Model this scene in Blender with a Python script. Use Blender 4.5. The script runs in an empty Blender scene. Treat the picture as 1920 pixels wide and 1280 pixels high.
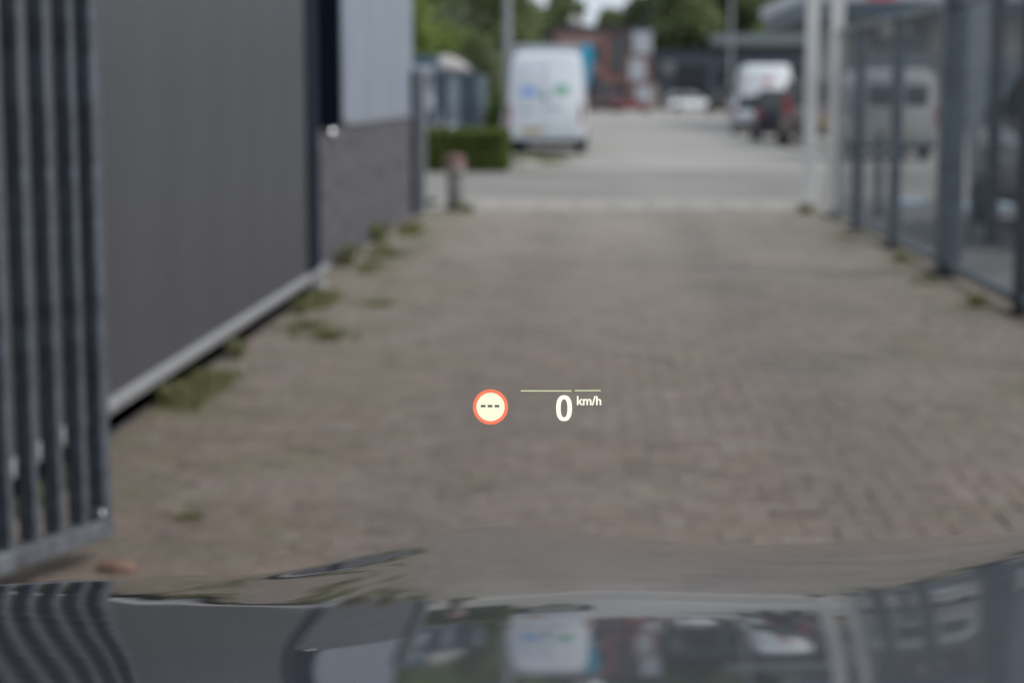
import bpy, bmesh, math, random
from mathutils import Vector, Matrix, Euler
R = math.radians
rnd = random.Random(7)
scene = bpy.context.scene
C = bpy.context.collection

# ------------------------------------------------------------ camera
cam_data = bpy.data.cameras.new('camera')
cam = bpy.data.objects.new('camera', cam_data); C.objects.link(cam)
scene.camera = cam
cam.location = (0, 0, 1.55)
cam.rotation_euler = (R(90 - 7.79), 0, R(2.69))
cam_data.sensor_width = 36
cam_data.lens = 63.75
cam_data.clip_start = 0.05
cam_data.clip_end = 3000
cam_data.dof.use_dof = True
cam_data.dof.focus_distance = 1.60
cam_data.dof.aperture_fstop = 4.8

# ------------------------------------------------------------ sky and sun (bright overcast)
SUN_EL, SUN_AZ = 50, 104          # azimuth clockwise from +Y
world = bpy.data.worlds.new('World'); scene.world = world
world.use_nodes = True
nt = world.node_tree; nt.nodes.clear()
sky = nt.nodes.new('ShaderNodeTexSky'); sky.sky_type = 'NISHITA'
sky.sun_disc = False
sky.sun_elevation = R(SUN_EL); sky.sun_rotation = R(SUN_AZ)
sky.air_density = 1.0; sky.dust_density = 4.0; sky.ozone_density = 1.0
tc = nt.nodes.new('ShaderNodeTexCoord')
nz = nt.nodes.new('ShaderNodeTexNoise'); nz.inputs['Scale'].default_value = 2.2; nz.inputs['Detail'].default_value = 6
cr = nt.nodes.new('ShaderNodeValToRGB')
cr.color_ramp.elements[0].position = 0.3; cr.color_ramp.elements[0].color = (5.2, 5.9, 6.9, 1)
cr.color_ramp.elements[1].position = 0.7; cr.color_ramp.elements[1].color = (7.6, 8.1, 8.8, 1)
mixs = nt.nodes.new('ShaderNodeMix'); mixs.data_type = 'RGBA'; mixs.inputs[0].default_value = 0.75
bg = nt.nodes.new('ShaderNodeBackground'); bg.inputs['Strength'].default_value = 0.10
wo = nt.nodes.new('ShaderNodeOutputWorld')
nt.links.new(tc.outputs['Generated'], nz.inputs['Vector'])
nt.links.new(nz.outputs['Fac'], cr.inputs['Fac'])
nt.links.new(sky.outputs[0], mixs.inputs[6]); nt.links.new(cr.outputs[0], mixs.inputs[7])
nt.links.new(mixs.outputs[2], bg.inputs['Color']); nt.links.new(bg.outputs[0], wo.inputs[0])

sun_data = bpy.data.lights.new('sun', 'SUN'); sun_data.energy = 1.25; sun_data.angle = R(18)
sun_data.color = (1.0, 0.96, 0.9)
sun = bpy.data.objects.new('sun', sun_data); C.objects.link(sun)
sd = Vector((math.sin(R(SUN_AZ)) * math.cos(R(SUN_EL)), math.cos(R(SUN_AZ)) * math.cos(R(SUN_EL)), math.sin(R(SUN_EL))))
sun.rotation_euler = sd.to_track_quat('Z', 'Y').to_euler()

vs = scene.view_settings
vs.view_transform = 'Standard'; vs.look = 'None'; vs.gamma = 1.0; vs.exposure = 0.42
vs.use_curve_mapping = False
scene.render.engine = 'CYCLES'

# ------------------------------------------------------------ materials
def mat(name, col, rough=0.7, metal=0.0, var=0.12, scale=8.0, bump=0.0, coat=0.0, detail=5, spec=0.5, emit=None, estr=1.0, stretch=(1, 1, 1), col2=None, bscale=None):
    m = bpy.data.materials.new(name); m.use_nodes = True
    t = m.node_tree; b = t.nodes['Principled BSDF']
    b.inputs['Roughness'].default_value = rough
    b.inputs['Metallic'].default_value = metal
    b.inputs['Specular IOR Level'].default_value = spec
    b.inputs['Coat Weight'].default_value = coat
    b.inputs['Coat Roughness'].default_value = 0.03
    tcn = t.nodes.new('ShaderNodeTexCoord'); mp = t.nodes.new('ShaderNodeMapping')
    mp.inputs['Scale'].default_value = stretch
    t.links.new(tcn.outputs['Object'], mp.inputs['Vector'])
    n = t.nodes.new('ShaderNodeTexNoise'); n.inputs['Scale'].default_value = scale; n.inputs['Detail'].default_value = detail
    t.links.new(mp.outputs[0], n.inputs['Vector'])
    r = t.nodes.new('ShaderNodeValToRGB')
    a = tuple(max(0, c * (1 - var * 1.6)) for c in col); c2 = col2 or tuple(min(1, c * (1 + var * 1.6)) for c in col)
    r.color_ramp.elements[0].position = 0.32; r.color_ramp.elements[0].color = (*a, 1)
    r.color_ramp.elements[1].position = 0.68; r.color_ramp.elements[1].color = (*c2, 1)
    t.links.new(n.outputs['Fac'], r.inputs['Fac']); t.links.new(r.outputs[0], b.inputs['Base Color'])
    if bump:
        n2 = t.nodes.new('ShaderNodeTexNoise'); n2.inputs['Scale'].default_value = bscale or scale * 4; n2.inputs['Detail'].default_value = 4
        t.links.new(mp.outputs[0], n2.inputs['Vector'])
        bp = t.nodes.new('ShaderNodeBump'); bp.inputs['Strength'].default_value = bump; bp.inputs['Distance'].default_value = 0.01
        t.links.new(n2.outputs['Fac'], bp.inputs['Height']); t.links.new(bp.outputs[0], b.inputs['Normal'])
    if emit:
        b.inputs['Emission Color'].default_value = (*emit, 1); b.inputs['Emission Strength'].default_value = estr
    return m

def leaf_mat(name, c1, c2, scale=0.6, rough=0.6):
    m = bpy.data.materials.new(name); m.use_nodes = True
    t = m.node_tree; b = t.nodes['Principled BSDF']; b.inputs['Roughness'].default_value = rough
    g = t.nodes.new('ShaderNodeNewGeometry'); n = t.nodes.new('ShaderNodeTexNoise')
    n.inputs['Scale'].default_value = scale; n.inputs['Detail'].default_value = 3
    tcn = t.nodes.new('ShaderNodeTexCoord'); t.links.new(tcn.outputs['Object'], n.inputs['Vector'])
    oi = t.nodes.new('ShaderNodeObjectInfo')
    mm = t.nodes.new('ShaderNodeMath'); mm.operation = 'MULTIPLY_ADD'; mm.inputs[1].default_value = 0.45
    t.links.new(g.outputs['Random Per Island'], mm.inputs[0]); 
    sc = t.nodes.new('ShaderNodeMath'); sc.operation = 'MULTIPLY'; sc.inputs[1].default_value = 0.75
    t.links.new(n.outputs['Fac'], sc.inputs[0]); t.links.new(sc.outputs[0], mm.inputs[2])
    mo = t.nodes.new('ShaderNodeMath'); mo.operation = 'MULTIPLY_ADD'; mo.inputs[1].default_value = 0.3; 
    t.links.new(oi.outputs['Random'], mo.inputs[0]); t.links.new(mm.outputs[0], mo.inputs[2])
    r = t.nodes.new('ShaderNodeValToRGB')
    r.color_ramp.elements[0].position = 0.3; r.color_ramp.elements[0].color = (*c1, 1)
    r.color_ramp.elements[1].position = 1.0; r.color_ramp.elements[1].color = (*c2, 1)
    t.links.new(mo.outputs[0], r.inputs['Fac']); t.links.new(r.outputs[0], b.inputs['Base Color'])
    tr = t.nodes.new('ShaderNodeBsdfTranslucent'); t.links.new(r.outputs[0], tr.inputs['Color'])
    mx = t.nodes.new('ShaderNodeMixShader'); mx.inputs[0].default_value = 0.35
    t.links.new(b.outputs[0], mx.inputs[1]); t.links.new(tr.outputs[0], mx.inputs[2])
    t.links.new(mx.outputs[0], t.nodes['Material Output'].inputs[0])
    return m

def paver_mat(grit=False):
    m = bpy.data.materials.new('joint_grit' if grit else 'paving_brick'); m.use_nodes = True
    t = m.node_tree; b = t.nodes['Principled BSDF']; b.inputs['Roughness'].default_value = 0.85
    b.inputs['Specular IOR Level'].default_value = 0.35
    g = t.nodes.new('ShaderNodeNewGeometry'); oi = t.nodes.new('ShaderNodeObjectInfo')
    ad = t.nodes.new('ShaderNodeMath'); ad.operation = 'ADD'
    fr = t.nodes.new('ShaderNodeMath'); fr.operation = 'FRACT'
    t.links.new(g.outputs['Random Per Island'], ad.inputs[0]); t.links.new(oi.outputs['Random'], ad.inputs[1]); t.links.new(ad.outputs[0], fr.inputs[0])
    r = t.nodes.new('ShaderNodeValToRGB'); e = r.color_ramp.elements
    e[0].position = 0; e[0].color = (0.125, 0.093, 0.078, 1); e[1].position = 1; e[1].color = (0.225, 0.180, 0.158, 1)
    if grit: e[0].color = e[1].color = (0.182, 0.138, 0.113, 1)
    for p, c in () if grit else ((0.12, (0.165, 0.125, 0.105)), (0.3, (0.178, 0.133, 0.108)), (0.55, (0.190, 0.145, 0.118)), (0.75, (0.178, 0.135, 0.115)), (0.9, (0.205, 0.165, 0.143))):
        k = e.new(p); k.color = (*c, 1)
    t.links.new(fr.outputs[0], r.inputs['Fac'])
    # large weathering and moss, in world position
    def noise(scale, det, lo, hi):
        n = t.nodes.new('ShaderNodeTexNoise'); n.inputs['Scale'].default_value = scale; n.inputs['Detail'].default_value = det
        t.links.new(g.outputs['Position'], n.inputs['Vector'])
        q = t.nodes.new('ShaderNodeMapRange'); q.inputs[1].default_value = lo; q.inputs[2].default_value = hi
        t.links.new(n.outputs['Fac'], q.inputs[0]); return q.outputs[0]
    def mix(a, fac, col, blend='MIX'):
        x = t.nodes.new('ShaderNodeMix'); x.data_type = 'RGBA'; x.blend_type = blend
        t.links.new(a, x.inputs[6]); x.inputs[7].default_value = (*col, 1); t.links.new(fac, x.inputs[0]); return x.outputs[2]
    def mul(a, k):
        x = t.nodes.new('ShaderNodeMath'); x.operation = 'MULTIPLY'; t.links.new(a, x.inputs[0])
        if isinstance(k, float): x.inputs[1].default_value = k
        else: t.links.new(k, x.inputs[1])
        return x.outputs[0]
    col = r.outputs[0]
    # far half paler, near half darker: building shade put into the colour
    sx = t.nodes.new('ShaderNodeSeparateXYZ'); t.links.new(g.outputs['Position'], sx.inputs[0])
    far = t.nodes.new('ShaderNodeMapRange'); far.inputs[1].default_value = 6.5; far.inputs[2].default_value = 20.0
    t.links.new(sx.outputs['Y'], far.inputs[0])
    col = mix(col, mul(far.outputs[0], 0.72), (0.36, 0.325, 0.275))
    col = mix(col, mul(noise(0.55, 5, 0.45, 0.75), 0.6), (0.235, 0.215, 0.185))
    col = mix(col, mul(noise(1.9, 6, 0.5, 0.8), 0.55), (0.10, 0.095, 0.085))
    for cx_ in (-0.55, 1.05):
        tr = t.nodes.new('ShaderNodeMath'); tr.operation = 'SUBTRACT'; tr.inputs[1].default_value = cx_; t.links.new(sx.outputs['X'], tr.inputs[0])
        ta = t.nodes.new('ShaderNodeMath'); ta.operation = 'ABSOLUTE'; t.links.new(tr.outputs[0], ta.inputs[0])
        tm = t.nodes.new('ShaderNodeMapRange'); tm.inputs[1].default_value = 0.05; tm.inputs[2].default_value = 0.42; tm.inputs[3].default_value = 1.0; tm.inputs[4].default_value = 0.0
        t.links.new(ta.outputs[0], tm.inputs[0])
        col = mix(col, mul(mul(tm.outputs[0], noise(0.8, 4, 0.3, 0.6)), 0.40), (0.115, 0.10, 0.09))
    # moss towards both edges and in patches
    ab = t.nodes.new('ShaderNodeMath'); ab.operation = 'SUBTRACT'; ab.inputs[1].default_value = 0.35
    t.links.new(sx.outputs['X'], ab.inputs[0])
    a2 = t.nodes.new('ShaderNodeMath'); a2.operation = 'ABSOLUTE'; t.links.new(ab.outputs[0], a2.inputs[0])
    edge = t.nodes.new('ShaderNodeMapRange'); edge.inputs[1].default_value = 1.1; edge.inputs[2].default_value = 2.7; edge.inputs[3].default_value = 0.2
    t.links.new(a2.outputs[0], edge.inputs[0])
    col = mix(col, mul(mul(noise(1.3, 7, 0.42, 0.66), edge.outputs[0]), 0.75), (0.105, 0.115, 0.05))
    col = mix(col, mul(noise(11, 5, 0.50, 0.68), 0.55), (0.085, 0.074, 0.066))
    col = mix(col, mul(noise(17, 5, 0.52, 0.70), 0.5), (0.29, 0.255, 0.225))
    col = mix(col, mul(noise(60, 4, 0.5, 0.72), 0.35), (0.09, 0.08, 0.07))
    t.links.new(col, b.inputs['Base Color'])
    n2 = t.nodes.new('ShaderNodeTexNoise'); n2.inputs['Scale'].default_value = 90; t.links.new(g.outputs['Position'], n2.inputs['Vector'])
    bp = t.nodes.new('ShaderNodeBump'); bp.inputs['Strength'].default_value = 0.5; bp.inputs['Distance'].default_value = 0.004
    t.links.new(n2.outputs['Fac'], bp.inputs['Height']); t.links.new(bp.outputs[0], b.inputs['Normal'])
    return m

M = {}
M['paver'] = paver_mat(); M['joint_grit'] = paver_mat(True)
M['joint'] = mat('joint_sand', (0.165, 0.145, 0.12), 0.95, var=0.35, scale=3, col2=(0.10, 0.11, 0.055), bump=0.4)
M['asphalt'] = mat('worn_asphalt', (0.235, 0.225, 0.208), 0.95, spec=0.15, var=0.10, scale=0.5, detail=9, bump=0.5, bscale=60)
M['yardpave'] = mat('pale_yard_paving', (0.30, 0.29, 0.268), 0.95, spec=0.2, var=0.08, scale=0.35, detail=9, bump=0.4, bscale=50)
M['kerb'] = mat('concrete_strip', (0.31, 0.29, 0.26), 0.9, var=0.10, scale=3, bump=0.3)
M['soil'] = mat('ground', (0.22, 0.215, 0.19), 0.95, var=0.15, scale=0.2, bump=0.3)
M['cladding'] = mat('anthracite_cladding', (0.072, 0.074, 0.080), 0.42, 0.0, var=0.05, scale=2, stretch=(1, 1, 0.25), spec=0.5)
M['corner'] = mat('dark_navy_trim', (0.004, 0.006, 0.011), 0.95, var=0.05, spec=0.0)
M['corner_hi'] = mat('slate_blue_trim', (0.014, 0.020, 0.034), 0.85, var=0.05, spec=0.1)
M['sill'] = mat('aluminium_flashing', (0.29, 0.29, 0.295), 0.45, 0.2, var=0.12, scale=5, stretch=(1, 6, 1))
M['plinth'] = mat('dark_plinth', (0.075, 0.072, 0.07), 0.9, var=0.25, scale=6, bump=0.3)
M['brickwall'] = mat('grey_brown_brick', (0.115, 0.114, 0.128), 0.9, var=0.3, scale=5, bump=0.4)
M['mortar'] = mat('mortar', (0.13, 0.125, 0.13), 0.95, var=0.15)
M['pale_panel'] = mat('pale_blue_grey_panel', (0.275, 0.315, 0.375), 0.45, 0.1, var=0.04, scale=1.2)
M['pale_trim'] = mat('pale_trim', (0.25, 0.265, 0.29), 0.4, 0.2, var=0.06)
M['galv'] = mat('galvanised_steel', (0.098, 0.112, 0.132), 0.45, 0.15, var=0.22, scale=14, bump=0.15, detail=3)
M['galv_lit'] = mat('pale_galvanised_rail', (0.17, 0.185, 0.205), 0.45, 0.4, var=0.25, scale=10, bump=0.2)  # lit copy of the galvanised steel, brightness put into the colour
M['fence_blue'] = mat('blue_grey_powder_coat', (0.095, 0.118, 0.14), 0.45, 0.1, var=0.10, scale=5)
M['fence_dark'] = mat('dark_steel', (0.035, 0.04, 0.05), 0.5, 0.1, var=0.15)
M['foot'] = mat('dark_footing', (0.05, 0.048, 0.045), 0.9, var=0.2)
M['white_post'] = mat('weathered_white_steel', (0.60, 0.60, 0.58), 0.5, 0.0, var=0.10, scale=3, stretch=(1, 1, .3))
M['bolt'] = mat('polished_bolt', (0.9, 0.9, 0.92), 0.08, 1.0, var=0.02)
M['whiteplastic'] = mat('white_plastic', (0.75, 0.77, 0.8), 0.35, var=0.03, coat=0.4)
M['car_paint'] = mat('dark_grey_metallic_paint', (0.017, 0.0175, 0.022), 0.5, 0.0, var=0.05, scale=300, coat=1.0, spec=0.2)
M['car_trim'] = mat('black_trim', (0.012, 0.012, 0.013), 0.55, var=0.1)
M['chrome'] = mat('chrome', (0.8, 0.8, 0.82), 0.08, 1.0, var=0.02)
M['glass_dark'] = mat('dark_vehicle_glass', (0.02, 0.026, 0.028), 0.06, 0.0, var=0.05, coat=0.5)
M['lampglass'] = mat('headlamp_glass', (0.45, 0.47, 0.5), 0.08, 0.3, var=0.1, coat=1)
M['tyre'] = mat('tyre_rubber', (0.016, 0.016, 0.017), 0.85, var=0.2)
M['rim'] = mat('wheel_rim', (0.35, 0.36, 0.38), 0.35, 0.8, var=0.05)
M['red_lamp'] = mat('red_lamp_glass', (0.25, 0.014, 0.02), 0.2, var=0.1, coat=1)
M['orange_lamp'] = mat('orange_lamp_glass', (0.6, 0.12, 0.03), 0.2, var=0.1, coat=1)
M['yellow_plate'] = mat('yellow_plate', (0.42, 0.30, 0.09), 0.45, var=0.05)
M['van_white'] = mat('white_van_paint', (0.66, 0.70, 0.74), 0.4, var=0.035, scale=1.2, coat=0.5)
M['bumper'] = mat('dark_bumper', (0.02, 0.022, 0.028), 0.7, var=0.1)
M['logo_blue'] = mat('blue_print', (0.26, 0.40, 0.74), 0.5, var=0.02)
M['logo_green'] = mat('green_print', (0.27, 0.52, 0.40), 0.5, var=0.02)
M['logo_grey'] = mat('grey_print', (0.16, 0.19, 0.19), 0.5, var=0.05)
M['logo_pink'] = mat('faded_red_print', (0.60, 0.28, 0.32), 0.5, var=0.05)
M['side_asphalt'] = mat('dark_side_yard', (0.13, 0.128, 0.125), 0.9, var=0.2, scale=0.8, detail=8, bump=0.4, bscale=50)
M['red_print'] = mat('red_print', (0.55, 0.10, 0.12), 0.5, var=0.05)
M['white_clean'] = mat('bright_white_van_paint', (0.80, 0.82, 0.84), 0.35, var=0.02, coat=0.6)
M['silver'] = mat('silver_paint', (0.42, 0.46, 0.50), 0.3, 0.4, var=0.03, coat=1)
M['black_paint'] = mat('black_paint', (0.010, 0.011, 0.020), 0.4, var=0.05, coat=.4, spec=.3)
M['taupe'] = mat('grey_brown_paint', (0.11, 0.085, 0.08), 0.35, 0.1, var=0.04, coat=1)
M['red_paint'] = mat('red_paint', (0.20, 0.014, 0.02), 0.3, var=0.04, coat=1)
M['plum'] = mat('dark_plum_paint', (0.05, 0.028, 0.038), 0.3, var=0.05, coat=1)
M['greyvan'] = mat('pale_grey_paint', (0.36, 0.375, 0.37), 0.4, var=0.04, coat=0.5)
M['redbrick'] = mat('red_brown_brick', (0.205, 0.115, 0.10), 0.9, var=0.15, scale=1.0, bump=0.2)
M['pinkbrick'] = mat('pinkish_brick', (0.26, 0.17, 0.16), 0.9, var=0.12, scale=1.2)
M['slate'] = mat('slate_cladding', (0.085, 0.112, 0.14), 0.6, var=0.08, scale=0.6)
M['slate_dark'] = mat('dark_opening', (0.026, 0.032, 0.042), 0.5, var=0.1)
M['canopy'] = mat('grey_canopy', (0.16, 0.185, 0.20), 0.6, var=0.08)
M['whitewall'] = mat('off_white_panel', (0.40, 0.42, 0.45), 0.7, var=0.06, scale=1)
M['window'] = mat('window_glass', (0.03, 0.045, 0.055), 0.08, var=0.1, coat=0.6)
M['beige'] = mat('beige_render', (0.36, 0.33, 0.30), 0.9, var=0.07, scale=0.8)
M['cream'] = mat('cream_render', (0.55, 0.50, 0.42), 0.9, var=0.05)
M['greyband'] = mat('blue_grey_shutter', (0.20, 0.225, 0.24), 0.6, var=0.06)
M['container'] = mat('steel_blue_container', (0.10, 0.135, 0.165), 0.5, var=0.15, scale=1.5)
M['container_pale'] = mat('pale_steel_container', (0.22, 0.26, 0.30), 0.5, var=0.15, scale=1.5)
M['blue_board'] = mat('blue_board', (0.045, 0.09, 0.15), 0.5, var=0.1)
M['poster'] = mat('poster_print', (0.30, 0.42, 0.62), 0.5, var=0.55, scale=4.0, col2=(0.78, 0.80, 0.84))
M['tarp'] = mat('dusty_tarpaulin', (0.42, 0.39, 0.38), 0.8, var=0.15, scale=2)
M['teal'] = mat('turquoise_cloth', (0.035, 0.36, 0.55), 0.7, var=0.12, scale=2)
M['cabinet'] = mat('grey_cabinet', (0.30, 0.32, 0.34), 0.6, var=0.06)
M['lamppost'] = mat('grey_lamp_post', (0.26, 0.27, 0.28), 0.5, 0.2, var=0.08)
M['boll_red'] = mat('faded_red_band', (0.22, 0.125, 0.11), 0.7, var=0.2, scale=12)
M['boll_white'] = mat('faded_white_band', (0.33, 0.29, 0.27), 0.7, var=0.15, scale=12)
M['boll_grey'] = mat('grimy_bollard', (0.15, 0.145, 0.135), 0.8, var=0.25, scale=8)
M['bark'] = mat('bark', (0.075, 0.06, 0.045), 0.95, var=0.25, scale=6, bump=0.6)
M['rubble'] = mat('terracotta_fragment', (0.20, 0.125, 0.095), 0.9, var=0.2, scale=20, bump=0.4)
M['paleboard'] = mat('pale_grey_board', (0.24, 0.27, 0.29), 0.6, var=0.06)
M['blueline'] = mat('pale_blue_paint_line', (0.36, 0.46, 0.54), 0.8, var=0.12)
M['leaf_a'] = leaf_mat('leaves_mid', (0.080, 0.10, 0.05), (0.24, 0.29, 0.12))
M['leaf_b'] = leaf_mat('leaves_dark', (0.075, 0.095, 0.065), (0.22, 0.26, 0.13))
M['leaf_c'] = leaf_mat('leaves_bright', (0.075, 0.115, 0.03), (0.25, 0.33, 0.08))
M['hedge'] = leaf_mat('hedge_leaves', (0.03, 0.05, 0.014), (0.20, 0.25, 0.05), scale=3)
M['weed'] = leaf_mat('weed_blades', (0.12, 0.13, 0.06), (0.29, 0.30, 0.14), scale=8)
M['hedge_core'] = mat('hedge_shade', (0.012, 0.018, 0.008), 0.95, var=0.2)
HC = 0.76
M['hud_cream'] = mat('projected_cream', (0, 0, 0), 0.9, var=0, spec=0.0, emit=(0.97, 1.0, 0.74), estr=HC)
M['hud_white'] = mat('projected_warm_white', (0, 0, 0), 0.9, var=0, spec=0.0, emit=(1.0, 1.0, 0.82), estr=0.82)
M['hud_line'] = mat('projected_pale_line', (0, 0, 0), 0.9, var=0, spec=0.0, emit=(0.70, 0.75, 0.46), estr=0.72)
M['hud_red'] = mat('projected_orange_red', (0, 0, 0), 0.9, var=0, spec=0.0, emit=(1.0, 0.235, 0.13), estr=HC)
M['hud_dash'] = mat('projected_dim_dash', (0.05, 0.05, 0.045), 0.9, var=0, spec=0.0, emit=(0.13, 0.125, 0.10), estr=0.5)

# ------------------------------------------------------------ mesh helpers
class MB:
    def __init__(s): s.v = []; s.f = []
    def add(s, vs_, fs):
        o = len(s.v); s.v += [tuple(v) for v in vs_]; s.f += [tuple(i + o for i in f) for f in fs]; return s
    def box(s, x0, x1, y0, y1, z0, z1, mtx=None):
        p = [Vector(q) for q in ((x0, y0, z0), (x1, y0, z0), (x1, y1, z0), (x0, y1, z0), (x0, y0, z1), (x1, y0, z1), (x1, y1, z1), (x0, y1, z1))]
        if mtx: p = [mtx @ q for q in p]
        return s.add(p, [(3, 2, 1, 0), (4, 5, 6, 7), (0, 1, 5, 4), (1, 2, 6, 5), (2, 3, 7, 6), (3, 0, 4, 7)])
    def tube(s, a, b, r0, r1=None, n=10, cap=True):
        a = Vector(a); b = Vector(b); r1 = r0 if r1 is None else r1
        z = (b - a).normalized(); x = z.orthogonal().normalized(); y = z.cross(x)
        vs_ = []
        for p, r in ((a, r0), (b, r1)):
            for i in range(n):
                t = 2 * math.pi * i / n; vs_.append(p + (x * math.cos(t) + y * math.sin(t)) * r)
        fs = [(i, (i + 1) % n, n + (i + 1) % n, n + i) for i in range(n)]
        if cap: fs += [tuple(range(n - 1, -1, -1)), tuple(range(n, 2 * n))]
        return s.add(vs_, fs)
    def loft(s, rings, cap=True):
        n = len(rings[0]); vs_ = [p for r in rings for p in r]; fs = []
        for k in range(len(rings) - 1):
            for i in range(n):
                j = (i + 1) % n; fs.append((k * n + i, k * n + j, (k + 1) * n + j, (k + 1) * n + i))
        if cap:
            fs.append(tuple(range(n - 1, -1, -1))); fs.append(tuple(range((len(rings) - 1) * n, len(rings) * n)))
        return s.add(vs_, fs)
    def lathe(s, prof, n=20, c=(0, 0, 0)):
        rings = [[(c[0] + r * math.cos(2 * math.pi * i / n), c[1] + r * math.sin(2 * math.pi * i / n), c[2] + z) for i in range(n)] for r, z in prof]
        return s.loft(rings)
    def sphere(s, c, r, n=10):
        prof = [(max(1e-4, r * math.sin(math.pi * k / n)), -r * math.cos(math.pi * k / n)) for k in range(n + 1)]
        return s.lathe(prof, n * 2, c)
    def mesh(s, name):
        me = bpy.data.meshes.new(name); me.from_pydata(s.v, [], s.f)
        return me
    def build(s, name, m, parent=None, smooth=False, bevel=0, seg=2, fix=True, loc=None):
        me = s.mesh(name)
        if fix:
            bm = bmesh.new(); bm.from_mesh(me); bmesh.ops.recalc_face_normals(bm, faces=bm.faces); bm.to_mesh(me); bm.free()
        if m: me.materials.append(m)
        if smooth:
            for p in me.polygons: p.use_smooth = True
        o = bpy.data.objects.new(name, me); C.objects.link(o)
        if loc: o.location = loc
        if parent: o.parent = parent
        if bevel:
            b = o.modifiers.new('bevel', 'BEVEL'); b.width = bevel; b.segments = seg; b.limit_method = 'ANGLE'; b.angle_limit = R(35)
        return o

def tag(o, label=None, cat=None, group=None, kind=None):
    if label: o['label'] = label
    if cat: o['category'] = cat
    if group: o['group'] = group
    if kind: o['kind'] = kind
    return o
def thing(name, label, cat, loc=(0, 0, 0), rz=0, group=None):
    o = bpy.data.objects.new(name, None); C.objects.link(o)
    o.empty_display_size = 0.2; o.location = loc; o.rotation_euler = (0, 0, rz)
    return tag(o, label, cat, group)
def children(o): return [c for c in bpy.data.objects if c.parent == o]
def dup(o, parent=None):
    c = o.copy(); C.objects.link(c)
    if parent: c.parent = parent
    for ch in children(o): dup(ch, c)
    return c

# ------------------------------------------------------------ ground, road, yard
def sheet(name, x0, x1, y0, y1, z, m, th=0.0):
    b = MB(); b.add([(x0, y0, z), (x1, y0, z), (x1, y1, z), (x0, y1, z)], [(0, 1, 2, 3)])
    return tag(b.build(name, m, fix=False), kind='structure')
sheet('ground', -900, 900, -400, 1500, -0.07, M['soil'])
sheet('side_yard', 2.75, 60, -20, 26.6, -0.012, M['side_asphalt'])
sheet('cross_road', -120, 120, 26.6, 37.0, 0.0, M['asphalt'])
sheet('parking_yard', -40, 90, 37.0, 172, 0.004, M['yardpave'])
def kerbstone(n):
    pass
strip = tag(bpy.data.objects.new('threshold_strip', None), kind='structure'); C.objects.link(strip)
stone = None
for i in range(11):
    if stone is None:
        b = MB(); b.box(-0.245, 0.245, -1.03, 1.03, -0.06, 0.006)
        stone = b.build('concrete_slab', M['kerb'], strip, bevel=0.008, seg=1); o = stone
    else:
        o = stone.copy(); C.objects.link(o); o.parent = strip
    o.location = (-2.05 + i * 0.5, 25.55, rnd.uniform(-.002, .002)); o.rotation_euler = (0, 0, rnd.uniform(-.003, .003))

drive = tag(bpy.data.objects.new('driveway', None), kind='structure'); C.objects.link(drive)
b = MB(); b.add([(-2.6, 2.2, -0.0012), (3.2, 2.2, -0.0012), (3.2, 24.52, -0.0012), (-2.6, 24.52, -0.0012)], [(0, 1, 2, 3)])
b.build('joint_sand', M['joint_grit'], drive, fix=False)
BW, BD, JT = 0.205, 0.1, 0.005
UN = 0.105
def brick_verts(cx, cy, w, d, dz, rz, tx, ty):
    c, s = math.cos(rz), math.sin(rz); out = []
    e = 0.003
    for (a, z) in ((0, -0.05), (0, -0.004), (e, 0.0)):
        for (px, py) in ((-1, -1), (1, -1), (1, 1), (-1, 1)):
            x = px * (w / 2 - a); y = py * (d / 2 - a)
            out.append((cx + c * x - s * y, cy + s * x + c * y, z + dz + tx * x + ty * y))
    return out
BF = [(8, 9, 10, 11)] + [(i + 4 * k, (i + 1) % 4 + 4 * k, (i + 1) % 4 + 4 * k + 4, i + 4 * k + 4) for k in range(2) for i in range(4)]
stuff = MB(); cells = []
for r0_ in range(0, 211):                  # herringbone bond, two to one blocks
    for c0_ in range(0, 49):
        rel = (c0_ + r0_) % 4
        x, y = -2.19 + c0_ * UN, 2.3 + r0_ * UN
        if rel == 0: cells.append((x + UN, y + UN / 2, 0))
        elif rel == 2: cells.append((x + UN / 2, y + UN, 1))
def in_view(x, y, o_):
    px = 1120 + 3400 * x / y; py = 175 + 5270 / y
    lim = 1092 if px < 450 else (1092 - (px - 450) * .25 if px < 880 else 990)
    return 210 < px < 1915 and py < lim
vis = sorted([c for c in cells if in_view(*c)], key=lambda c: c[1])[:300]
visset = set(vis)
bm_ = MB(); bm_.add(brick_verts(0, 0, BW, BD, 0, 0, 0, 0), BF)
first = None
for (x, y, vert) in cells:
    dx, dy = rnd.gauss(0, .0018), rnd.gauss(0, .0018); rz = rnd.gauss(0, .014)
    dz = rnd.gauss(0, .0018) + .006 * math.sin(x * 2.1 + 1) * math.sin(y * .8) * .3 + .002
    rz += vert * math.pi / 2
    if (x, y, vert) in visset:
        if first is None:
            first = bm_.build('paving_brick', M['paver'], drive, fix=False); o = first
        else:
            o = first.copy(); C.objects.link(o); o.parent = drive
        o.location = (x + dx, y + dy, dz); o.rotation_euler = (rnd.gauss(0, .010), rnd.gauss(0, .008), rz)
    else:
        stuff.add(brick_verts(x + dx, y + dy, BW, BD, dz, rz, rnd.gauss(0, .010), rnd.gauss(0, .012)), BF)
tag(stuff.build('paving_bricks', M['paver'], drive, fix=False), kind='stuff')

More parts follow.
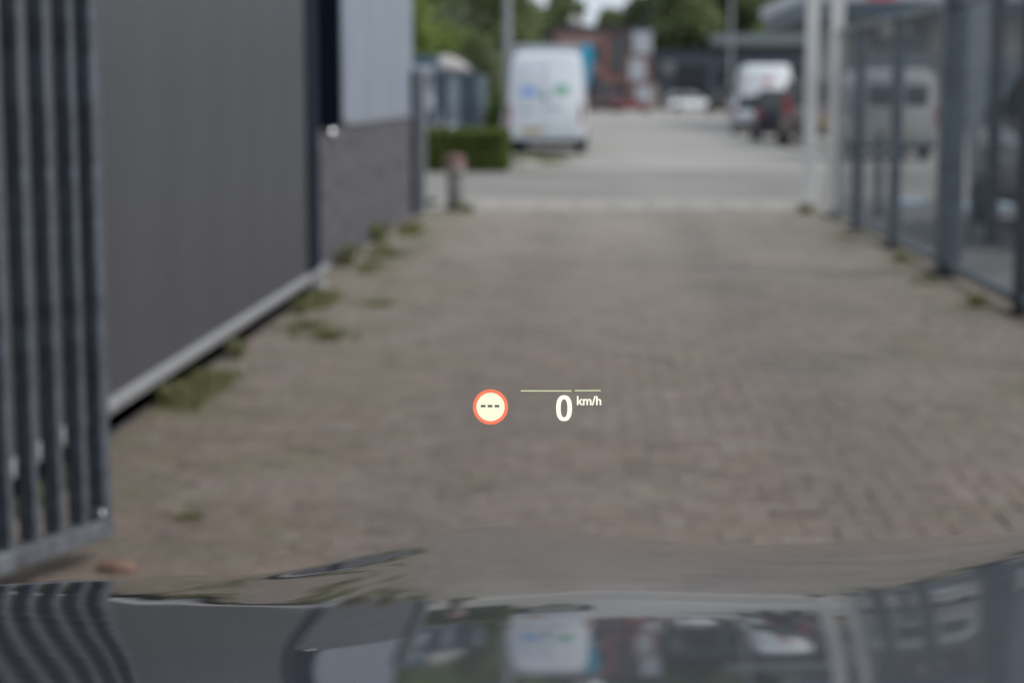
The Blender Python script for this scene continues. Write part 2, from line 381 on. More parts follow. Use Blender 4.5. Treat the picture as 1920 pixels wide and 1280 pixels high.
# ------------------------------------------------------------ left: dark clad warehouse
wh = thing('warehouse', 'dark grey ribbed metal warehouse wall along the left of the drive', 'building', (-2.2, 0, 0))
def ribbed(y0, y1, z0, z1):
    b = MB(); pts = []; y = y0; n = int(round((y1 - y0) / 0.10)); st = (y1 - y0) / n
    for k in range(n):
        a = y0 + k * st
        pts += [(0.0, a), (0.0, a + st * .62), (-0.011, a + st * .72), (-0.011, a + st * .92)]
    pts.append((0.0, y1))
    v = [(x, yy, z0) for x, yy in pts] + [(x, yy, z1) for x, yy in pts]; m = len(pts)
    b.add(v, [(i + 1, i, m + i, m + i + 1) for i in range(m - 1)]); return b
proto = None
for k in range(11):                       # cladding sheets one metre wide, small lap between them
    y0 = 1.6 + k * 1.1
    if proto is None:
        proto = ribbed(0, 1.0995, 0.17, 6.2).build('cladding_sheet', M['cladding'], wh, fix=False); o = proto
    else:
        o = proto.copy(); C.objects.link(o); o.parent = wh
    o.location = (0, y0, 0)
b = MB(); b.box(-12, -0.012, 1.5, 13.72, 0.02, 6.2); b.build('wall_core', M['cladding'], wh)
b = MB(); b.box(-0.3, -0.012, 1.5, 14.3, -0.05, 0.125); b.build('plinth', M['plinth'], wh)
b = MB()
v = [(-0.04, 1.5, 0.185), (0.004, 1.5, 0.185), (0.040, 1.5, 0.170), (0.040, 1.5, 0.128), (-0.04, 1.5, 0.128)]
b.loft([[(x, yy, z) for x, _, z in v] for yy in (1.5, 14.55)])
b.build('sill_flashing', M['sill'], wh, bevel=0.004, seg=1)
b = MB(); b.box(-0.3, 0.030, 13.72, 14.12, 0.19, 6.25); b.build('corner_flashing', M['corner_hi'], wh, bevel=0.01)
b = MB(); b.box(-0.3, -0.03, 14.12, 14.55, 0.06, 6.25); b.build('corner_return', M['corner'], wh, bevel=0.01)
b = MB(); b.box(-12.1, 0.08, 1.4, 14.6, 6.25, 6.4); b.build('roof_edge', M['corner'], wh)
b = MB(); b.tube((0.0, 14.42, 1.235), (0.075, 14.42, 1.235), 0.012); b.sphere((0.085, 14.40, 1.235), 0.040); b.build('rail_end_cap', M['bolt'], wh, smooth=True)
b = MB(); b.box(-0.02, 0.07, 14.05, 14.17, -0.02, 0.08); b.build('corner_block', M['whitewall'], wh, bevel=0.012)

# ------------------------------------------------------------ left: annex with brick plinth and pale panels
an = thing('annex_building', 'lower building beyond the warehouse, pale blue-grey panels above a dark brick base', 'building', (-2.37, 0, 0))
b = MB(); b.box(-8, -0.010, 14.6, 23.35, -0.05, 1.235); b.build('brick_backing', M['mortar'], an)
bk = MB()
for c in range(16):
    yy = 14.62 + (0.11 if c % 2 else 0); z = 0.005 + c * 0.0765
    while yy < 23.15:
        q = rnd.uniform(-.002, .002); bk.box(-0.02, 0.004 + q, yy, yy + 0.208, z, z + 0.066); yy += 0.22
tag(bk.build('brick_courses', M['brickwall'], an, fix=False), kind='stuff')
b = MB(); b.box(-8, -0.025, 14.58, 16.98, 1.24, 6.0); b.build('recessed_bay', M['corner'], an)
b = MB(); b.box(-8, 0.0, 17.0, 23.38, 1.29, 6.0); b.build('pale_panel', M['pale_panel'], an, bevel=0.01)
b = MB(); b.box(-0.05, 0.022, 16.99, 23.40, 1.245, 1.30); b.build('drip_trim', M['pale_trim'], an, bevel=0.005)
for yy in (18.8, 21.1):
    b = MB(); b.box(0.0, 0.004, yy, yy + 0.012, 1.31, 5.95); b.build('panel_joint', M['pale_trim'], an)

o = MB().box(-0.055, 0.055, -0.09, 0.09, -0.03, 1.86).build('fence_post', M['pale_trim'], None, bevel=0.008, loc=(-2.28, 23.5, 0))
tag(o, 'slim pale steel post at the far corner of the brick base', 'post')
o = MB().box(-0.03, 0.03, -0.05, 0.05, -0.03, 1.84).build('fence_post', M['fence_dark'], None, bevel=0.006, loc=(-2.335, 23.1, 0))
tag(o, 'short dark post tight against the brick base, just before its pale end post', 'post')

# ------------------------------------------------------------ left: open steel gate
ux = Vector((0.375, 0.927, 0)).normalized()
gx, gy = -1.615, 5.87                      # free end of the leaf
ang = math.atan2(ux.y, ux.x)
gate = thing('gate_leaf', 'galvanised gate leaf of upright bars standing open at left', 'gate', (gx, gy, 0), ang)
def frame_bar(b, x0, x1, y0, y1, z0, z1): return b.box(x0, x1, y0, y1, z0, z1)
proto = None
for k in range(17):
    if k == 0:
        b = MB(); b.box(-0.045, 0.0, 0, 0.065, 0.085, 2.12); b.build('gate_stile', M['galv'], gate, bevel=0.006); continue
    if proto is None:
        b = MB(); b.box(-0.030, 0.0, 0, 0.066, 0.142, 2.08); proto = b.build('gate_bar', M['galv'], gate, bevel=0.005); o = proto
    else:
        o = proto.copy(); C.objects.link(o); o.parent = gate
    o.location = (-0.122 * k + (0.0 if k != 5 else -.01), 0, 0)
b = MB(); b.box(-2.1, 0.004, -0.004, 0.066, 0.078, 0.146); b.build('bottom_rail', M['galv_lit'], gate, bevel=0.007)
b = MB(); b.box(-2.1, -0.045, 0.0, 0.06, 2.08, 2.14); b.build('top_rail', M['galv'], gate, bevel=0.006)
b = MB(); b.sphere((-0.066, -0.006, 0.172), 0.011); b.build('bolt', M['bolt'], gate, smooth=True)
b = MB(); b.box(-0.05, -0.10, 0.002, 0.03, 0.146, 0.19); b.build('drop_bolt', M['fence_dark'], gate, bevel=0.004)
o = MB().box(-0.07, 0.07, -0.07, 0.07, -0.03, 2.3).build('gate_post', M['galv'], None, bevel=0.008, loc=(gx - 2.2 * ux.x, gy - 2.2 * ux.y, 0))
tag(o, 'square galvanised hinge post carrying the open bar gate at left', 'post')
b = MB(); r_ = random.Random(4)
b.loft([[(x + r_.uniform(-.006, .006), yy * k + r_.uniform(-.005, .005), max(0, zz * k)) for yy, zz in ((-.045, 0), (-.05, .022), (-.018, .042), (.022, .046), (.046, .02), (.04, 0))] for x, k in ((-.085, .6), (-.06, .95), (0, 1.0), (.055, .85), (.09, .5))])
tag(b.build('brick_fragment', M['rubble'], None, loc=(-1.56, 5.72, 0.004)), 'broken terracotta piece lying by the foot of the open gate', 'rubble').rotation_euler = (0, 0, -.3)
bpy.data.objects['brick_fragment'].scale = (.75, .75, .75)

# ------------------------------------------------------------ bollard
bo = thing('bollard', 'grimy grey bollard with a faded red and white head at the drive end', 'bollard', (-1.90, 24.25, 0))
MB().lathe([(.001, -.03), (.115, -.03), (.112, 0), (.105, .50), (.001, .50)], 20).build('shaft', M['boll_grey'], bo, smooth=True)
MB().lathe([(.001, .50), (.135, .50), (.135, .60), (.001, .60)], 20).build('lower_band', M['boll_white'], bo, bevel=.01)
MB().lathe([(.001, .601), (.138, .601), (.138, .69), (.11, .725), (.001, .74)], 20).build('cap', M['boll_red'], bo, smooth=False)
b = MB(); b.box(-.13, .19, -.12, .12, -.03, .09); b.build('base_block', M['foot'], bo, bevel=.015)

# ------------------------------------------------------------ right: two white posts and steel fence
def post(x, y, w, h, m, label, foot=True, name='gate_post'):
    t = thing(name, label, 'post', (x, y, 0))
    MB().box(-w / 2, w / 2, -w / 2, w / 2, 0.0, h).build('shaft', m, t, bevel=.010)
    MB().box(-w / 2 - .004, w / 2 + .004, -w / 2 - .004, w / 2 + .004, h, h + .02).build('cap', m, t, bevel=.004)
    if foot: MB().box(-w / 2 - .05, w / 2 + .05, -w / 2 - .05, w / 2 + .05, -.03, .035).build('foot_plate', M['foot'], t, bevel=.008)
    return t
post(2.91, 25.15, .165, 3.1, M['white_post'], 'tall white gate post, further of the pair')
post(2.985, 23.2, .165, 3.1, M['white_post'], 'tall white gate post, nearer of the pair, where the grey fence starts')

fe = thing('steel_fence', 'blue-grey steel fence with fine mesh along the right of the drive', 'fence', (2.99, 0, 0))
FP = [21.1, 18.45, 15.6, 12.85, 10.2, 7.6]
for i, yy in enumerate(FP):
    w = .11 if i != 2 else .20
    b = MB(); b.box(-w / 2, w / 2, yy - w / 2, yy + w / 2, 0, 2.36 if i != 2 else 3.0)
    p = b.build('fence_post', M['fence_blue'] if i != 3 else M['fence_dark'], fe, bevel=.008)
    b = MB(); b.box(-w / 2 - .06, w / 2 + .06, yy - w / 2 - .06, yy + w / 2 + .06, -.03, .05 if i == 2 else .03); b.build('post_footing', M['foot'], p, bevel=.008)
prev = 23.1
for i, yy in enumerate(FP):
    y1 = prev - .06; y0 = yy + .06; prev = yy
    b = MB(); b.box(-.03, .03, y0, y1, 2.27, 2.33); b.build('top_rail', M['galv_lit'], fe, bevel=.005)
    b = MB(); b.box(-.03, .03, y0, y1, .06, .13); b.build('bottom_rail', M['fence_blue'], fe, bevel=.005)
    w = MB(); n = int((y1 - y0) / .05)
    for k in range(1, n):
        q = y0 + (y1 - y0) * k / n; w.tube((0, q, .13), (0, q, 2.27), .0023, n=4, cap=False)
    for z in [.13 + .2 * k for k in range(1, 11)]:
        w.tube((.004, y0, z), (.004, y1, z), .0028, n=4, cap=False)
    tag(w.build('wire_mesh', M['fence_blue'], fe, fix=False), kind='stuff')

post(4.12, 19.2, .12, 3.0, M['fence_dark'], 'slim dark post standing behind the mesh fence at right', name='steel_post')
post(3.60, 23.5, .09, 1.05, M['fence_blue'], 'short grey post behind the mesh fence near the white gate posts', name='steel_post')
b = MB(); mt = Matrix.Rotation(R(2.0), 4, 'Y')
b.loft([[(-.03, -.02, .62), (.03, -.02, .62), (.03, .02, .62), (-.03, .02, .62)], [(-.09, -.02, 1.35), (.10, -.02, 1.35), (.10, .02, 1.35), (-.09, .02, 1.35)], [(-.10, -.02, 3.0), (.11, -.02, 3.0), (.11, .02, 3.0), (-.10, .02, 3.0)]])
bd = b.build('panel', M['paleboard'], None, bevel=.01)
sg = thing('pale_board', 'tall narrow pale board tapering to its foot, beside the slim dark post', 'board', (3.87, 19.0, 0)); bd.parent = sg
MB().box(-.02, .02, .0, .03, 0, .9).build('leg', M['fence_dark'], sg)
for i, (x0, x1, yy, l) in enumerate(((4.15, 4.6, 25.6, 'left'), (4.95, 5.6, 24.6, 'right'))):  # flat boxes for the pale blue painted bay line
    o = MB().box(x0, x1, yy, yy + .9, -.012, .05).build('pallet_board', M['blueline'], None, bevel=.01)
    tag(o, ['pale blue slab lying on the side yard, nearer the white posts', 'pale blue slab lying on the side yard beside the dark post'][i], 'slab')

# ------------------------------------------------------------ vehicles
def wheel(x, y, r, w, par):
    t = MB(); t.loft([[(x + rr * math.cos(a), y + o, r + rr * math.sin(a)) for a in [2 * math.pi * i / 20 for i in range(20)]] for rr, o in ((r * .55, -w / 2), (r * .93, -w / 2), (r, -w * .36), (r, w * .36), (r * .93, w / 2), (r * .55, w / 2))])
    tw = t.build('wheel', M['tyre'], par, smooth=True)
    q = MB()
    for s in (-1, 1):
        q.tube((x, y + s * w * .30, r), (x, y + s * (w * .47), r), r * .56, r * .50, 16)
    q.build('rim', M['rim'], tw)
def ring(x, zb, zt, hw, tuck=.9, k=.10):
    h = zt - zb
    pts = [(-hw * .86, zb), (-hw * .97, zb + h * .12), (-hw, zb + h * .45), (-hw * tuck, zt - k * h), (-hw * (tuck - .09), zt)]
    pts = pts + [(-a, z) for a, z in reversed(pts)]
    return [(x, a, z) for a, z in pts]
def car(name, label, cat, loc, rz, paint, L=4.3, W=1.8, H=1.48, suv=False, group=None, zlamp=None):
    """length along +X (front), rear at -L/2"""
    t = thing(name, label, cat, loc, R(rz), group)
    h = L / 2; w = W / 2; zb = .24 if not suv else .32; bl = H * .63
    st = [(-h, .45, bl * .80, w * .84), (-h + .06, zb + .04, bl * .95, w * .93), (-h + .35, zb, bl, w * .99), (-h * .3, zb, bl, w), (h * .35, zb, bl * .99, w), (h * .62, zb, bl * .95, w * .985), (h - .35, zb, bl * .84, w * .95), (h - .08, zb + .02, bl * .72, w * .86), (h, .42, bl * .58, w * .74)]
    b = MB(); b.loft([ring(*s) for s in st]); b.build('body', paint, t, smooth=True, bevel=.0)
    g = MB(); q0, q1 = -h + .10, h * .42; r0, r1 = (-h + (.42 if not suv else .28)), h * .02
    def gr(xa, xb, hw, z): return [(xa, -hw, z), (xb, -hw * .93, z), (xb, hw * .93, z), (xa, hw, z)]
    g.loft([gr(q0, q1, w * .89, bl - .01), gr((q0 * .4 + r0 * .6), (q1 * .45 + r1 * .55), w * .82, bl + (H - bl) * .55), gr(r0, r1, w * .74, H - .05)])
    g.build('side_glass', M['glass_dark'], t, bevel=.03)
    g = MB(); g.loft([gr(r0 - .04, r1 + .05, w * .76, H - .06), gr(r0 - .01, r1, w * .73, H - .01), gr(r0 + .25, r1 - .3, w * .60, H)])
    g.build('roof', paint, t, bevel=.015)
    for s in (-1, 1):
        for xa, xb in (((q0 + .02), r0 - .0), (q1 + .0, r1 + .02), (-.05 * L, -.06 * L)):
            g = MB(); g.tube((xa, s * w * .885, bl), (xb, s * w * .745, H - .05), .05, .04, 6); g.build('pillar', paint, t)
        lz = zlamp or bl * .86
        g = MB(); g.box(-h - .012, -h + .20, s * w * .90 - (.10 if s > 0 else .07), s * w * .90 + (.07 if s > 0 else .10), lz - .12 * (2.3 if suv else 1), lz + .13 * (2.3 if suv else 1)); g.build('tail_lamp', M['red_lamp'], t, bevel=.03)
        g = MB(); g.box(h - .30, h - .02, s * w * .72 - .14, s * w * .72 + .14, bl * .60, bl * .72); g.build('headlight', M['lampglass'], t, bevel=.03)
        g = MB(); g.box(h * .30, h * .30 + .14, s * w * 1.0 - .08, s * w * 1.0 + .08 * 1.6, bl + .02, bl + .16); g.build('mirror', paint, t, bevel=.03)
        for x in (-h * .60, h * .64): wheel(x, s * (w - .12), .33 if not suv else .37, .22, t)
    g = MB(); g.box(-h - .03, -h + .10, -w * .82, w * .82, zb + .02, zb + .22); g.build('bumper', M['bumper'], t, bevel=.03)
    g = MB(); g.box(-h - .045, -h - .033, -.26, .26, bl * .55, bl * .55 + .11); g.build('number_plate', M['yellow_plate'], t)
    return t

def van(name, label, loc, rz, paint, L=6.0, W=1.98, H=2.58, rear_windows=False, group=None):
    t = thing(name, label, 'van', loc, R(rz), group)
    h = L / 2; w = W / 2
    def vr(x, zb, zt, hw, top=.86):
        return [(x, s * a, z) for s, pts in ((-1, [(hw * .93, zb), (hw, zb + .15), (hw, zb + (zt - zb) * .42), (hw * (top + .07), zb + (zt - zb) * .80), (hw * top, zt - .12), (hw * (top - .05), zt - .035), (hw * (top - .16), zt)]), (1, [(hw * (top - .16), zt), (hw * (top - .05), zt - .035), (hw * top, zt - .12), (hw * (top + .07), zb + (zt - zb) * .80), (hw, zb + (zt - zb) * .42), (hw, zb + .15), (hw * .93, zb)])) for a, z in pts]
    st = [(-h, .40, H - .10, w * .95), (-h + .05, .34, H - .02, w * .985), (-h + .3, .31, H, w), (h * .30, .31, H, w), (h * .42, .38, H - .05, w * .995), (h * .68, .38, H * .70, w * .98), (h * .74, .38, H * .52, w * .97), (h * .95, .40, H * .43, w * .92), (h, .45, H * .36, w * .84)]
    b = MB(); b.loft([vr(*s) for s in st]); b.build('body', paint, t, smooth=True)
    b = MB(); b.box(-.006, .006, -.006, .006, .55, H - .22); j = b.build('door_seam', M['logo_grey'], t); j.location = (-h - .004, 0, 0)
    b = MB(); b.box(-h - .035, -h + .20, -w * .94, w * .94, .25, .40); b.build('rear_bumper', M['bumper'], t, bevel=.03)
    for s in (-1, 1):
        b = MB(); b.box(-h - .012, -h + .10, s * w * .955 - .04, s * w * .955 + .04, .92, 1.26); b.build('tail_lamp', M['red_lamp'], t, bevel=.02)
        b = MB(); b.box(-h - .014, -h + .08, s * w * .955 - .04, s * w * .955 + .04, .76, .90); b.build('indicator_lamp', M['orange_lamp'], t, bevel=.02)
        for x in (-h * .56, h * .66): wheel(x, s * (w - .13), .35, .24, t)
        b = MB(); b.add([(h * .36, s * (w * .975), 1.40), (h * .70, s * (w * .94), 1.36), (h * .52, s * w * .90, H * .78), (h * .36, s * w * .915, H * .78)], [(0, 1, 2, 3)]); b.build('cab_window', M['glass_dark'], t)
        b = MB(); b.box(h * .62, h * .67, s * (w + .12) - .10, s * (w + .12) + .10, 1.45, 1.78); b.build('mirror', M['bumper'], t, bevel=.03)
        b = MB(); b.box(h * .93, h - .02, s * w * .68 - .16, s * w * .68 + .16, .80, 1.0); b.build('headlight', M['lampglass'], t, bevel=.03)
    b = MB(); b.add([(h * .735, -w * .82, H * .545), (h * .735, w * .82, H * .545), (h * .48, w * .70, H * .93), (h * .48, -w * .70, H * .93)], [(0, 1, 2, 3)])
    o = b.build('windscreen', M['glass_dark'], t); o.location = (.05, 0, .03)
    b = MB(); b.box(-h - .05, -h - .038, .26 - .16, .78 - .16, .58, .69) if not rear_windows else b.box(-h - .05, -h - .038, -.26, .26, .62, .73)
    b.build('number_plate', M['yellow_plate'], t)
    if rear_windows:
        for s in (-1, 1):
            b = MB(); b.box(-h - .010, -h + .04, s * .42 - .27, s * .42 + .27, H * .60, H * .84); b.build('rear_window', M['glass_dark'], t, bevel=.06)
    return t
def disc(name, m, par, x, y, z, ry, rz_, n=28):
    b = MB(); b.add([(x, y + ry * math.cos(2 * math.pi * i / n), z + rz_ * math.sin(2 * math.pi * i / n)) for i in range(n)] + [(x + .003, y + ry * math.cos(2 * math.pi * i / n), z + rz_ * math.sin(2 * math.pi * i / n)) for i in range(n)], [tuple(range(n)), tuple(range(2 * n - 1, n - 1, -1))] + [(i, (i + 1) % n, n + (i + 1) % n, n + i) for i in range(n)])
    return b.build(name, m, par)

# heading away from the camera: front along +Y, so rotate by 90 degrees
wv = van('delivery_van', 'white high-roof van parked beyond the hedge, blue and green logos on its doors', (-1.27, 48.9, 0.004), 89.2, M['van_white'], W=1.92)
hX = -3.0
disc('blue_logo', M['logo_blue'], wv, hX - .012, .43, 1.585, .24, .125)
disc('green_logo', M['logo_green'], wv, hX - .012, -.40, 1.63, .22, .14)
disc('grey_emblem', M['logo_grey'], wv, hX - .012, .02, 1.47, .09, .08)
disc('grey_lettering', M['logo_grey'], wv, hX - .010, .42, 1.09, .15, .02)
disc('grey_lettering', M['logo_grey'], wv, hX - .010, -.30, 1.15, .16, .02)
b = MB(); b.box(-.015, 0, -.09, .09, -.012, .012); o = b.build('door_handle', M['bumper'], wv); o.location = (hX - .008, -.12, 1.20)
b = MB()
for x in (-2.9, -1.9, -.9, .1): b.tube((x, -.84, 2.70), (x, .84, 2.70), .03, n=8)
for s in (-1, 1):
    b.tube((-2.95, s * .80, 2.70), (.2, s * .80, 2.70), .025, n=8)
    for x in (-2.9, -.9, .1): b.tube((x, s * .78, 2.48), (x, s * .78, 2.70), .02, n=6)
b.build('roof_rack', M['silver'], wv)

rv = van('panel_van', 'bright white high-roof van parked behind the cars on the right', (7.0, 79, .004), 90, M['white_clean'], H=2.72, W=2.08)
disc('red_logo', M['logo_pink'], rv, -3.012, .0, 2.02, .24, .14)
gv = van('grey_van', 'pale grey van with two rear windows, seen through the mesh fence', (6.85, 44.6, .004), 90, M['greyvan'], L=4.9, W=1.85, H=2.08, rear_windows=True)
# row of cars on the right, rear ends towards the camera, nosed in at an angle
car('parked_car', 'grey-brown tall car with a big red rear lamp, next to the white gate posts', 'car', (6.38, 54.6, .004), 87, M['taupe'], 4.7, 1.98, 1.95, True, zlamp=1.15)
car('parked_car', 'black car in the right row, between the grey-brown car and the silver one', 'car', (6.02, 60.6, .004), 88, M['black_paint'], 4.4, 1.86, 1.66)
car('parked_car', 'silver car parked just in front of the bright white van', 'car', (6.05, 71.0, .004), 86, M['silver'], 4.2, 1.78, 1.50)
car('parked_car', 'dark blue-grey car further along the right row, left of the bright white van', 'car', (8.9, 134, .004), 86, M['black_paint'], 4.4, 1.8, 1.75)
car('parked_car', 'white car standing side-on before the dark hall', 'car', (8.0, 158, .004), 8, M['white_clean'], 4.3, 1.85, 1.55)
car('parked_car', 'dark plum car in front of the red brick building', 'car', (.75, 151, .004), 75, M['plum'], 4.8, 2.1, 2.35, True)
car('parked_car', 'low red car in front of the red brick building', 'car', (2.6, 150, .004), 3, M['red_paint'], 3.9, 1.7, 1.35)
car('parked_car', 'black tall car right behind the mesh fence, cut by the picture edge', 'car', (5.55, 20.7, -.012), 90, M['black_paint'], 4.8, 1.98, 1.98, True, zlamp=1.38)
for s in ():
    pass

# ------------------------------------------------------------ things left of the van
bb = thing('advert_board', 'blue framed board with a pale poster beside the pale panels', 'board', (-3.72, 38.5, .004))
MB().box(-.42, .36, -.05, .05, .95, 2.32).build('board', M['blue_board'], bb, bevel=.015)
MB().box(-.40, .27, -.062, -.052, 1.02, 2.12).build('poster', M['poster'], bb)
for x in (-.30, .24): MB().box(x - .04, x + .04, -.04, .04, 0, .95).build('leg', M['galv'], bb)
cb = thing('utility_cabinet', 'low grey utility cabinet left of the clipped hedge', 'cabinet', (-3.62, 40.3, 0.004))
MB().box(-.32, .14, -.2, .2, 0, 1.04).build('cabinet', M['cabinet'], cb, bevel=.02)
MB().box(-.35, .17, -.23, .23, 1.04, 1.09).build('lid', M['pale_trim'], cb, bevel=.012)
MB().box(-.29, .11, -.208, -.202, .12, .98).build('door', M['cabinet'], cb)
ct = thing('shipping_container', 'blue-grey corrugated container behind the clipped hedge', 'container', (-3.95, 50.5, .004))
cm = MB(); n = 26
pts = []
for k in range(n):
    a = -.62 + 1.24 * k / n; s_ = 1.24 / n
    pts += [(a, -.02), (a + s_ * .4, -.02), (a + s_ * .5, .02), (a + s_ * .9, .02)]
m_ = len(pts)
cm.add([(x, y, .12) for x, y in pts] + [(x, y, 2.05) for x, y in pts], [(i, i + 1, m_ + i + 1, m_ + i) for i in range(m_ - 1)])
cm.build('end_wall', M['container'], ct, fix=False)
MB().box(-.62, .62, .03, 5.8, .10, 2.06).build('hull', M['container'], ct)
MB().box(-.20, .12, -.05, -.025, .2, 2.0).build('pale_door', M['container_pale'], ct, bevel=.01)
for x in (-.64, .60): MB().box(x, x + .05, -.04, .06, 0, 2.12).build('corner_post', M['container'], ct)
MB().box(-.64, .65, -.05, .08, 2.06, 2.13).build('top_rail', M['container'], ct)
MB().box(-.18, .05, -.30, -.08, .1, .66).build('sack', M['whiteplastic'], ct, bevel=.06)
b = MB(); b.loft([[(-.62 + 0.02, yy, 2.13), (-.5, yy, 2.13 + .42 * k), (-.2, yy, 2.13 + .48 * k), (.1, yy, 2.13 + .30 * k), (.34, yy, 2.13 + .04)] for yy, k in ((.1, .75), (.8, 1), (2.4, .9), (4, .95))])
tag(b.build('tarpaulin', M['tarp'], None, smooth=True, loc=(-4.02, 50.5, .004)), 'dusty pale tarpaulin heaped on the blue-grey container', 'tarpaulin')

def lamppost(x, y, r, h, label):
    t = thing('street_lamp', label, 'street lamp', (x, y, 0))
    MB().lathe([(.001, 0), (r * 1.5, 0), (r * 1.5, .9), (r, 1.0), (r * .7, h), (.001, h)], 14).build('pole', M['lamppost'], t, smooth=False)
    MB().box(-.7, .05, -.08, .08, h, h + .12).build('lamp_head', M['lamppost'], t, bevel=.03)
lamppost(-2.42, 49.0, .115, 8.0, 'grey lamp post rising at the left edge of the white van')
lamppost(7.9, 110, .12, 10.5, 'slim grey lamp post in front of the dark hall')
fl = thing('feather_flag', 'turquoise feather flag standing beside the white van', 'flag', (-.62, 55.5, .004))
b = MB(); b.tube((0, 0, 0), (0, 0, 2.2), .02); b.tube((0, 0, 2.2), (.12, 0, 3.1), .018); b.build('pole', M['galv'], fl)
pts = [(.0, 1.0), (.0, 2.2), (.05, 2.75), (.16, 3.0), (.32, 3.04), (.44, 2.9), (.47, 2.6), (.42, 2.2), (.30, 1.7), (.16, 1.1)]
b = MB(); n = len(pts); b.add([(x, .01 + .04 * math.sin(z * 4), z) for x, z in pts] + [(x, .022 + .04 * math.sin(z * 4), z) for x, z in pts], [tuple(range(n)), tuple(range(2 * n - 1, n - 1, -1))] + [(i, (i + 1) % n, n + (i + 1) % n, n + i) for i in range(n)])
b.build('cloth', M['teal'], fl)

# ------------------------------------------------------------ far buildings
br = thing('brick_office', 'two-storey red brick building at the far end with pale corner panels', 'building', (0, 172, 0))
def part(name, m, par, x0, x1, y0, y1, z0, z1, bev=0): return MB().box(x0, x1, y0, y1, z0, z1).build(name, m, par, bevel=bev)
part('wall', M['redbrick'], br, -4.2, 4.9, 0, 14, 0, 7.3)
part('roof_edge', M['slate_dark'], br, -4.35, 5.1, -.25, 14.2, 7.3, 7.75)
for x in (-4.1, .35): part('brick_pier', M['redbrick'], br, x, x + .6, -.35, -.002, 0, 7.29)
part('spandrel', M['pinkbrick'], br, -3.49, .34, -.12, -.002, 3.3, 4.3); part('spandrel', M['pinkbrick'], br, -3.49, .34, -.12, -.002, 6.0, 7.0)
def win(par, x0, x1, z0, z1, y, m='window'):
    f = part('window', M['slate_dark'], par, x0, x1, y - .10, y - .003, z0, z1)
    part('pane', M[m], f, x0 + .08, x1 - .08, y - .14, y - .102, z0 + .08, z1 - .08)
for x0 in (-3.4, -2.1, -.8): win(br, x0, x0 + 1.1, 4.4, 5.9, -.005); win(br, x0, x0 + 1.1, 1.3, 3.1, -.005)
win(br, 1.35, 2.35, 3.4, 6.9, -.005)
part('door', M['slate_dark'], br, 1.2, 2.5, -.1, -.004, 0, 2.5)
part('corner_panel', M['whitewall'], br, 3.2, 5.0, -.3, -.004, 5.2, 7.25); part('corner_panel', M['whitewall'], br, 2.9, 4.4, -.28, -.004, 2.7, 4.8); part('corner_panel', M['whitewall'], br, 3.5, 5.0, -.3, -.004, .2, 2.2)
win(br, 2.6, 3.1, 5.4, 6.9, -.005)
b = MB(); b.sphere((-2.3, 1.5, 8.2), .55, 8); b.build('roof_cowl', M['tarp'], br, smooth=True)
sb = thing('slate_building', 'dark slate-coloured block behind the white van roof', 'building', (-7.4, 176, 0))
part('wall', M['slate'], sb, -3.2, 3.0, 0, 12, 0, 7.0); part('roof_edge', M['slate_dark'], sb, -3.3, 3.1, -.2, 12.1, 7.0, 7.3)
for x0 in (-2.6, -.9, .8): win(sb, x0, x0 + 1.2, 3.8, 5.4, -.005); win(sb, x0, x0 + 1.2, 1.0, 2.6, -.005)
hl = thing('dark_hall', 'long low dark industrial hall across the far end', 'building', (0, 184, 0))
part('wall', M['slate'], hl, 5.2, 40, 0, 20, 0, 5.6); part('roof_edge', M['slate_dark'], hl, 5.1, 40.2, -.2, 20.1, 5.6, 6.0)
proto = None
for k in range(33):
    if proto is None: proto = part('seam', M['slate_dark'], hl, -.03, .03, -.04, -.002, .1, 5.5); o = proto
    else: o = proto.copy(); C.objects.link(o); o.parent = hl
    o.location = (5.9 + k, 0, 0)
win(hl, 6.2, 7.8, 3.1, 4.9, -.005); part('pale_pane', M['greyband'], hl, 6.32, 7.68, -.19, -.15, 3.3, 4.8)
part('loading_door', M['slate_dark'], hl, 7.9, 10.9, -.12, -.045, 0, 4.3)
part('door', M['cream'], hl, 5.5, 6.0, -.12, -.045, 0, 2.4)
for x0 in (12, 15, 18, 21): win(hl, x0, x0 + 2.2, 2.6, 4.0, -.005)
cp_ = thing('loading_canopy', 'long grey flat canopy in front of the dark hall', 'canopy', (0, 178, 0))
part('fascia', M['canopy'], cp_, 10.9, 22, -3, 3, 6.1, 7.1)
for x in (11.2, 14.8, 18.4, 21.8): part('column', M['slate_dark'], cp_, x - .1, x + .1, -2.7, -2.5, 0, 6.1)
ub = thing('unit_building', 'beige industrial unit with a white roof fascia at right', 'building', (0, 80, 0))
part('wall', M['beige'], ub, 11.2, 34, 0, 18, 0, 5.0)
part('fascia', M['whitewall'], ub, 8.6, 34.3, -2.2, 18, 5.35, 6.0, .03); part('soffit', M['slate'], ub, 8.8, 34.2, -2.0, 17.9, 4.75, 5.348)
part('grey_band', M['greyband'], ub, 11.1, 34, -.06, -.003, 2.4, 3.2)
part('pier', M['cream'], ub, 12.0, 13.2, -.9, -.065, 4.0, 4.748)
for x0 in (11.6, 15.2, 18.8, 22.4): part('shutter', M['container'], ub, x0, x0 + 2.8, -.05, -.004, 0, 2.395)
for x0 in (11.8, 13.2): win(ub, x0, x0 + 1.0, 3.4, 4.4, -.005)
part('red_sign', M['red_print'], ub, 11.3, 12.4, -2.26, -2.204, 5.45, 5.9)

